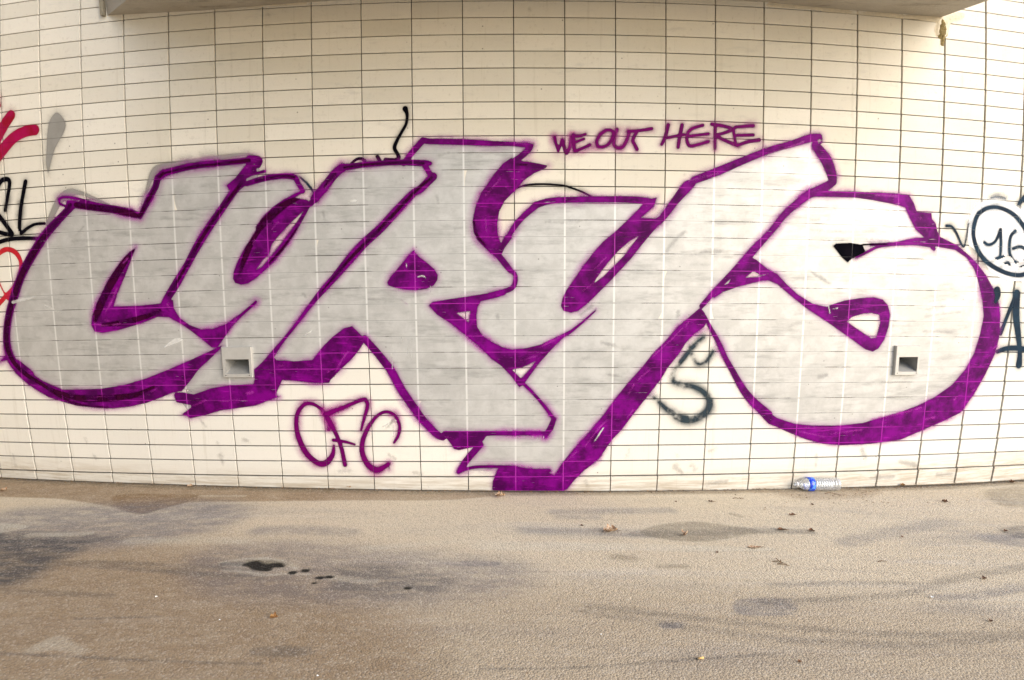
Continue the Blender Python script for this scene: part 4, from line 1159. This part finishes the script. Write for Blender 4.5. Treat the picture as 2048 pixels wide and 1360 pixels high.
def quadmesh(name, quads, mat, parent, inv):
    v, f = [], []
    for q in quads:
        f.append([len(v) + k for k in range(4)]); v.extend(q)
    o = bpy.data.objects.new(name, from_arrays(name, np.array(v), np.array(f), mat))
    COL.objects.link(o); o.parent = parent; o.matrix_parent_inverse = inv
    return o


def wall_box(label, outer, inner, back, dep, prot):
    """outer, inner, back: pixel rectangles x0 y0 x1 y1 (back: x0 y x1, the fold line)"""
    u0, v0, u1, v1 = box_uv(*outer)
    a0, b0, a1, b1 = box_uv(*inner)
    root = empty('wall_box', tuple(S((u0 + u1) / 2, (v0 + v1) / 2)))
    tag(root, label, 'wall box', 'square metal boxes set into the tiled wall')
    inv = Matrix.Translation(-root.location)
    p = lambda u, v, d: S(u, v, d)
    q = []
    bev = 0.002
    # front plate
    for r in ((u0 + bev, v0 + bev, u1 - bev, b0), (u0 + bev, b1, u1 - bev, v1 - bev), (u0 + bev, b0, a0, b1), (a1, b0, u1 - bev, b1)):
        q.append([p(r[0], r[1], prot), p(r[2], r[1], prot), p(r[2], r[3], prot), p(r[0], r[3], prot)])
    ring0 = [(u0 + bev, v0 + bev), (u1 - bev, v0 + bev), (u1 - bev, v1 - bev), (u0 + bev, v1 - bev)]
    ring1 = [(u0, v0), (u1, v0), (u1, v1), (u0, v1)]
    for k in range(4):
        l = (k + 1) % 4
        q.append([p(*ring0[l], prot), p(*ring0[k], prot), p(*ring1[k], prot - bev), p(*ring1[l], prot - bev)])
        q.append([p(*ring1[l], prot - bev), p(*ring1[k], prot - bev), p(*ring1[k], -0.02), p(*ring1[l], -0.02)])
    quadmesh('frame', q, M_BOX, root, inv)
    bv = b0 + (b1 - b0) * back
    q = [[p(a0, b0, prot), p(a1, b0, prot), p(a1, bv, -dep), p(a0, bv, -dep)],
         [p(a0, bv, -dep), p(a1, bv, -dep), p(a1, b1, prot), p(a0, b1, prot)],
         [p(a0, b0, prot), p(a0, bv, -dep), p(a0, b1, prot), p(a0, b1, prot)],
         [p(a1, b0, prot), p(a1, b1, prot), p(a1, b1, prot), p(a1, bv, -dep)]]
    quadmesh('recess', q, M_BOX_IN, root, inv)
    for fx, fy in ((0.10, 0.075), (0.90, 0.075)):
        bm = bmesh.new()
        bmesh.ops.create_cone(bm, cap_ends=True, segments=12, radius1=0.0035, radius2=0.0028, depth=0.002)
        c = Vector(p(u0 + (u1 - u0) * fx, v0 + (v1 - v0) * fy, prot + 0.001))
        nrm = Vector(Snorm((u0 + u1) / 2, (v0 + v1) / 2))
        rm = nrm.to_track_quat('Z', 'Y').to_matrix().to_4x4(); rm.translation = c
        bm.transform(rm)
        o = bm_obj('screw', bm, M_SCREW, root); o.matrix_parent_inverse = inv
    return root


wall_box('square metal wall box sprayed grey silver, in the foot of the second letter', (450.5, 693, 505, 753.5), (456, 717, 501, 746.5), 0.62, 0.12, 0.024)
wall_box('square metal wall box sprayed bright silver, inside the last letter', (1784, 691, 1836.5, 749), (1791, 712.5, 1830.5, 741.8), 0.62, 0.13, 0.024)

# ------------------------------------------------------------------ broken corner patch under the slab
M_ROT = plain('mossy_cavity', (0.20, 0.15, 0.06), 0.95, 0, 0.6, 60, 0.01)
M_MORT2 = plain('smeared_mortar', (0.62, 0.55, 0.42), 0.9, 0, 0.2, 40, 0.006)


def blob(name, path, mat, off, thick, parent=None, inv=None, seed=1):
    f = Field(np.arange(-3.95, 4.05, .006), np.arange(2.2, 3.3, .006))
    f.poly(path, smooth=True)
    d = f.d
    r = np.random.default_rng(seed)
    def surf(u, v):
        i = np.clip(((v - f.v[0]) / .006).round().astype(int), 0, len(f.v) - 1); j = np.clip(((u - f.u[0]) / .006).round().astype(int), 0, len(f.u) - 1)
        h = np.clip(-d[i, j] / 0.012, 0, 1) * thick * (0.6 + 0.8 * r.random(len(u)))
        return S(u, v, off + h)
    return sheet(name, f, mat, 0, 0.004, parent, inv, surf=surf)


o = blob('mortar_smear', 'D 900 118, D 1000 128, D 1110 140, D 1150 155, D 1140 200, D 1150 240, D 1190 255, D 1215 240, D 1225 190, D 1240 150, D 1300 130, D 1330 100, D 1280 95, D 1220 105, D 1100 122', M_MORT2, 0.0005, 0.006, wall, WINV)
o = blob('mossy_hole', 'D 1172 140, D 1160 180, D 1155 220, D 1160 245, D 1178 262, D 1182 300, D 1190 302, D 1196 262, D 1212 230, D 1210 180, D 1200 145, D 1185 125', M_ROT, 0.0015, 0.010, wall, WINV, 3)
for t, sd_ in (('D 0 42, D 100 48, D 300 62, D 500 82, D 620 90, D 500 70, D 300 48, D 100 32, D 0 26', 5), ('D 620 88, D 760 104, D 900 120, D 1100 130, D 1100 115, D 900 100, D 760 88', 6), ('B -60 42, B 60 36, B 200 26, B 340 18, B 200 14, B 60 24', 7)):
    blob('mortar_smear', t, M_MORT2, 0.0005, 0.004, wall, WINV, sd_)

# ------------------------------------------------------------------ water bottle
def lathe(profile, seg=40):
    bm = bmesh.new()
    rings = []
    for x, r in profile:
        rings.append([bm.verts.new((x, r * math.cos(2 * math.pi * k / seg), r * math.sin(2 * math.pi * k / seg))) for k in range(seg)])
    for a, b in zip(rings[:-1], rings[1:]):
        for k in range(seg):
            bm.faces.new((a[k], a[(k + 1) % seg], b[(k + 1) % seg], b[k]))
    return bm, rings


n = NT('clear_plastic')
tr = n.n('BsdfTransparent'); tr.inputs[0].default_value = (0.93, 0.95, 0.97, 1)
gl = n.n('BsdfGlossy'); gl.inputs['Roughness'].default_value = 0.08
df = n.n('BsdfDiffuse'); df.inputs[0].default_value = (0.9, 0.93, 0.98, 1)
lw = n.n('LayerWeight'); lw.inputs[0].default_value = 0.35
nzp = n.noise(n.pos(), 60, 3)
bp = n.n('Bump'); bp.inputs['Distance'].default_value = 0.002; n.put(bp.inputs['Height'], nzp)
n.t.links.new(bp.outputs[0], gl.inputs['Normal'])
m1 = n.n('MixShader'); n.put(m1.inputs[0], n.math('ADD', n.math('MULTIPLY', lw.outputs['Facing'], 0.75), 0.12)); n.put(m1.inputs[1], tr.outputs[0]); n.put(m1.inputs[2], gl.outputs[0])
m2 = n.n('MixShader'); m2.inputs[0].default_value = 0.16; n.put(m2.inputs[1], m1.outputs[0]); n.put(m2.inputs[2], df.outputs[0])
n.t.links.new(m2.outputs[0], n.out.inputs['Surface'])
M_PLASTIC = n.m
M_LABEL = None
n = NT('blue_label')
pos = n.pos()
tcn = n.n('TexCoord')
g1 = n.noise(tcn.outputs['Object'], 55, 3, 0.6)
c = n.mix(n.ramp(g1, 0.50, 0.58, 0, 0.8), (0.005, 0.04, 0.55), (0.10, 0.32, 0.85))
n.bsdf(c, 0.25, spec=0.6)
M_LABEL = n.m

pA = floor_at(np.array([1592.0]), np.array([984.0]))[0]; pB = floor_at(np.array([1681.0]), np.array([983.0]))[0]
bl = float(np.linalg.norm(pB - pA))
SC = bl / 0.31
prof = [(0.0, 0.0115), (0.004, 0.0135), (0.012, 0.0135), (0.014, 0.0165), (0.017, 0.0165), (0.019, 0.0135), (0.026, 0.014), (0.036, 0.020), (0.052, 0.031), (0.070, 0.0405), (0.086, 0.0445)]
prof += [(0.0865, 0.0442), (0.114, 0.0442), (0.1145, 0.0445)]
x = 0.120
while x < 0.285:
    prof += [(x, 0.0445), (x + 0.004, 0.0435), (x + 0.007, 0.0405), (x + 0.010, 0.0405), (x + 0.013, 0.0435)]
    x += 0.0165
prof += [(0.292, 0.0445), (0.302, 0.043), (0.308, 0.036), (0.306, 0.020), (0.300, 0.004)]
bm, rings = lathe(prof)
for v in bm.verts:
    dent = math.exp(-((v.co.x - 0.20) / 0.05) ** 2) * 0.006 * max(0, v.co.y / 0.045)
    v.co.z *= 1 - 0.05 * math.sin(v.co.x * 30); v.co.y -= dent
bot = empty('water_bottle', (0, 0, 0))
tag(bot, 'empty clear plastic water bottle with a blue label lying at the foot of the wall', 'bottle')
bm_obj('body', bm, M_PLASTIC, bot, True)
bm, rings = lathe([(0.084, 0.0450), (0.0845, 0.0460), (0.100, 0.0462), (0.1255, 0.0460), (0.126, 0.0450)], 48)
for v in bm.verts: v.co.z *= 1 - 0.05 * math.sin(v.co.x * 30)
bm_obj('label_band', bm, M_LABEL, bot, True)
bm, rings = lathe([(0.0125, 0.0138), (0.0132, 0.0172), (0.0178, 0.0172), (0.0185, 0.0138)], 32)
bm_obj('neck_ring', bm, plain('white_plastic', (0.8, 0.8, 0.82), 0.4, 0, 0.05), bot, True)
dirb = pB - pA
bot.scale = (SC, SC, SC)
bot.rotation_euler = (0.6, 0.035, math.atan2(dirb[1], dirb[0]))
pm = (pA + pB) / 2
bot.location = (pA[0], pA[1] + 0.03, floor_z(pm[0]) + 0.0470 * SC)

# ------------------------------------------------------------------ litter on the ground
def leaf_mat(name, a, b):
    n = NT(name)
    pos = n.pos()
    c = n.mix(n.ramp(n.noise(pos, 90, 3), 0.4, 0.6), a, b)
    n.bsdf(c, 0.7, bump=n.noise(pos, 200, 3), bump_d=0.001, spec=0.3)
    return n.m


L_PALE = leaf_mat('dry_leaf_pale', (0.55, 0.42, 0.30), (0.26, 0.14, 0.07))
L_BROWN = leaf_mat('dry_leaf_brown', (0.16, 0.075, 0.035), (0.07, 0.035, 0.02))
L_ORANGE = leaf_mat('dry_leaf_orange', (0.40, 0.22, 0.08), (0.20, 0.09, 0.03))
L_TWIG = leaf_mat('twig_bark', (0.22, 0.14, 0.07), (0.09, 0.05, 0.03))


def leaf_bm(L, Wd, curl, lobes, seed, crumple=0.25):
    """a curled dry leaf: a blade grid with an uneven margin and a raised fold along the midrib"""
    r = random.Random(seed)
    bm = bmesh.new()
    nx, ny = 11, 6
    rows = []
    for i in range(nx):
        t = i / (nx - 1)
        w = Wd * 0.5 * (math.sin(math.pi * min(1, t * 0.97 + 0.03)) ** 0.7) * (1 + 0.30 * math.sin(t * lobes * math.pi * 2) + r.uniform(-.12, .12))
        row = []
        for j in range(ny + 1):
            s = (j / ny) * 2 - 1
            x = (t - 0.5) * L
            y = s * w + 0.08 * Wd * math.sin(t * 5 + seed)
            z = curl * (abs(s) ** 1.5) * w * 1.2 + crumple * Wd * 0.25 * (r.random()) + 0.15 * curl * L * (abs(t - .5) * 2) ** 2
            row.append(bm.verts.new((x, y, z + 0.001)))
        rows.append(row)
    for i in range(nx - 1):
        for j in range(ny):
            bm.faces.new((rows[i][j], rows[i + 1][j], rows[i + 1][j + 1], rows[i][j + 1]))
    return bm


def stem_bm(pts, r0, r1):
    bm = bmesh.new()
    ring_p = None
    N = len(pts)
    for i, p in enumerate(pts):
        rr = r0 + (r1 - r0) * i / (N - 1)
        d = Vector(pts[min(i + 1, N - 1)]) - Vector(pts[max(i - 1, 0)])
        q = d.to_track_quat('Z', 'Y')
        ring = [bm.verts.new(Vector(p) + q @ Vector((rr * math.cos(k * math.pi / 3), rr * math.sin(k * math.pi / 3), 0))) for k in range(6)]
        if ring_p:
            for k in range(6):
                bm.faces.new((ring_p[k], ring_p[(k + 1) % 6], ring[(k + 1) % 6], ring[k]))
        else:
            bm.faces.new(ring[::-1])
        ring_p = ring
    bm.faces.new(ring_p)
    return bm


def on_floor(x, y):
    P = floor_at(np.array([float(x)]), np.array([float(y)]))[0]
    return float(P[0]), float(P[1]), float(P[2])


def leaf(px, py, L, Wd, rz, mat, label, curl=0.5, lobes=2.5, seed=1, stem=True, group=None, crumple=.5):
    x, y, z = on_floor(px, py)
    root = empty('dry_leaf', (x, y, z + 0.001))
    tag(root, label, 'leaf', group)
    bm_obj('blade', leaf_bm(L, Wd, curl, lobes, seed, crumple), mat, root, True)
    if stem:
        bm_obj('stem', stem_bm([(L * 0.46, 0, .003), (L * 0.62, L * .05, .005), (L * 0.8, L * .02, .003)], 0.0012, 0.0008), L_TWIG, root)
    root.rotation_euler = (0, 0, rz)
    return root


leaf(1001, 995, .062, .045, 0.3, L_PALE, 'crumpled pale leaf under the foot of the long purple diagonal', .8, 3, 3, False, crumple=1.2)
leaf(1221, 1065, .078, .050, 0.2, L_PALE, 'large curled tan leaf lying right of the ground centre, above the pale stripe', .7, 3, 5, True, crumple=1.0)
leaf(1370, 1072, .034, .030, 1.2, L_PALE, 'small curled tan leaf standing in the damp oval stain', 1.4, 1, 7, False, crumple=1.2)
leaf(1509, 1096, .070, .026, -0.05, L_PALE, 'flat slender tan leaf at the right end of the pale stripe', .3, 1, 9)
leaf(548, 1237, .032, .024, 0.2, L_ORANGE, 'small golden brown leaf below the row of black oil drops', 1.0, 2, 11, False)
leaf(1806, 972, .034, .022, 0.1, L_ORANGE, 'orange leaf against the foot of the wall, right of the bottle', .9, 2, 13, False)
leaf(2024, 966, .036, .030, 0.1, L_BROWN, 'reddish brown leaf by the wall at the far right end', .9, 2, 14, False)
leaf(700, 976, .048, .024, 0.1, L_ORANGE, 'rusty leaf tucked against the wall below the letters CFC', .8, 2, 15, False)
leaf(8, 982, .040, .040, 0.1, L_PALE, 'pale yellow leaf near the wall at the far left end', .6, 2, 16, False)
leaf(380, 974, .036, .026, 0.4, L_PALE, 'small yellow leaf against the wall below the wall box', .8, 2, 17, False)
leaf(1564, 1061, .048, .024, -0.1, L_BROWN, 'dark brown leaf, left one of the pair right of the damp stain', .5, 1, 18)
leaf(1624, 1063, .032, .026, -0.3, L_BROWN, 'dark rounded leaf, right one of the pair right of the damp stain', .6, 1, 19, False)
leaf(1585, 1031, .040, .022, 0.2, L_BROWN, 'brown leaf on the ground in front of the bottle', .6, 2, 20)
leaf(1625, 1010, .020, .014, -0.4, L_BROWN, 'tiny black leaf scrap just in front of the bottle label', .6, 1, 21, False)
leaf(1890, 1005, .036, .024, -0.4, L_BROWN, 'brown forked leaf on the ground right of the bottle', .9, 3, 22)
leaf(2012, 1063, .026, .018, 0, L_BROWN, 'dark leaf beside the dark patch at the right edge', .6, 1, 23, False)
leaf(1969, 1159, .026, .022, 0.2, L_BROWN, 'brown leaf on the tyre curve at the right', .7, 2, 24, False)
leaf(1164, 1052, .018, .012, 0, L_BROWN, 'tiny brown leaf scrap left of the large tan leaf', .6, 1, 25, False)
leaf(1422, 1004, .034, .014, -0.2, L_BROWN, 'thin brown leaf near the wall under the smoky S tag', .6, 2, 26)
leaf(1352, 1004, .016, .010, -0.2, L_BROWN, 'brown speck of leaf near the wall left of the thin brown leaf', .6, 2, 27, False)
leaf(1600, 1325, .016, .014, 0, L_BROWN, 'dark leaf scrap low in the foreground', .6, 1, 28, False)
leaf(1982, 1244, .020, .016, 0.4, L_BROWN, 'dark leaf scrap in the right foreground', .9, 1, 29, False)
leaf(1805, 1075, .018, .012, 0.4, L_BROWN, 'small brown leaf scrap on the faint blue streak', .9, 1, 30, False)
leaf(1435, 1106, .014, .010, 0.4, L_BROWN, 'tiny brown leaf scrap just below the pale stripe', .9, 1, 31, False)


def twig_pile(px, py, label, segs, name='twig'):
    x, y, z = on_floor(px, py)
    root = empty(name, (x, y, z + .002))
    tag(root, label, 'twig')
    for s in segs:
        bm_obj('stalk', stem_bm(s, .0022, .0012), L_TWIG, root)
    return root


twig_pile(1560, 1127, 'small tangle of brown twigs on the ground below the bottle', [[(-.03, .02, 0), (0, .012, .006), (.028, -.018, 0)], [(-.018, -.012, .002), (.004, -.02, .004), (.035, -.03, .001)], [(-.008, .03, .012), (0, .012, .004), (.014, .0, .001)], [(.01, .02, .008), (.004, 0, .003), (-.01, -.01, 0)]])
twig_pile(1663, 989, 'pale curved twig lying under the end of the bottle', [[(-.035, .012, .001), (-.01, .014, .008), (.02, .0, .004), (.05, -.022, .001)]])
twig_pile(1765, 1124, 'thin dark twig lying on the right part of the ground', [[(-.022, .0, .001), (0, .004, .004), (.022, .0, .001)]])
twig_pile(1476, 998, 'short dark twigs near the wall right of the smoky S tag', [[(-.03, .006, .001), (-.01, .009, .003), (.004, .0, .001)], [(.012, .0, .001), (.024, .004, .003), (.034, .0, .001)]])

# cigarette end
x, y, z = on_floor(1402, 1318)
butt = empty('cigarette_butt', (x, y, z + .0042))
tag(butt, 'tan cigarette end lying in the foreground on the fine crack', 'cigarette')
bm = bmesh.new(); bmesh.ops.create_cone(bm, cap_ends=True, segments=16, radius1=.004, radius2=.004, depth=.022)
bm.transform(Matrix.Rotation(math.pi / 2, 4, 'Y')); bm_obj('filter', bm, plain('cork_paper', (0.72, 0.46, 0.18), .7), butt, True)
bm = bmesh.new(); bmesh.ops.create_cone(bm, cap_ends=True, segments=16, radius1=.0039, radius2=.0032, depth=.008)
bm.transform(Matrix.Translation((-.0152, 0, -.0003)) @ Matrix.Rotation(math.pi / 2, 4, 'Y')); bm_obj('burnt_end', bm, plain('ash', (0.10, 0.08, 0.06), .9), butt, True)
butt.rotation_euler = (0, 0, 0.22)
# scraps of paper
for px_, py_, lab, sc in ((313, 1196, 'white torn scrap of paper in the left foreground', .012), (1865, 1197, 'white scrap of paper on the ground at the right', .016), (440, 1242, 'tiny pale scrap on the ground left of the golden leaf', .008),
                          (1203, 1271, 'tiny white scrap in the middle foreground', .008), (636, 1354, 'pale scrap at the very bottom of the ground', .009)):
    x, y, z = on_floor(px_, py_)
    o = bm_obj('paper_scrap', leaf_bm(sc, sc * .8, .6, 1, int(px_), 1.0), plain('paper', (0.85, 0.84, 0.8), .8, 0, .05), None, True)
    o.location = (x, y, z + .002); o.rotation_euler = (0, 0, .5)
    tag(o, lab, 'paper scrap')

# crumbs of leaf and grit swept against the wall: nobody could count them
r = np.random.default_rng(11)
V, Fc = [], []
for k in range(1500):
    if k < 1220:
        fx = r.uniform(-40, 2090); fy = np.interp(fx, foot_px[:, 0], foot_px[:, 1]) + abs(r.normal(0, 2.2)) + 1.5
    elif k < 1360:
        fx = r.normal(1680, 110); fy = np.interp(fx, foot_px[:, 0], foot_px[:, 1]) + abs(r.normal(14, 12)) + 2
    else:
        fx = r.uniform(0, 2048); fy = r.uniform(1000, 1350)
    x, y, z = on_floor(fx, fy)
    s = r.uniform(.002, .0065) * (1.0 if k < 1360 else .6); a = r.uniform(0, 6.28)
    b = len(V)
    for q in range(3):
        V.append((x + s * math.cos(a + q * 2.1) * r.uniform(.5, 1.6), y + s * math.sin(a + q * 2.1), z + .001 + r.uniform(0, .4) * s))
    V.append((x, y, z + s * r.uniform(.3, .9)))
    Fc += [(b, b + 1, b + 3), (b + 1, b + 2, b + 3), (b + 2, b, b + 3)]
o = link(bpy.data.objects.new('leaf_litter', from_arrays('leaf_litter', np.array(V), np.array(Fc), leaf_mat('litter', (0.30, 0.17, 0.07), (0.07, 0.045, 0.025)))))
tag(o, 'crumbs of dry leaf and grit swept along the foot of the wall', 'leaf litter', kind='stuff')
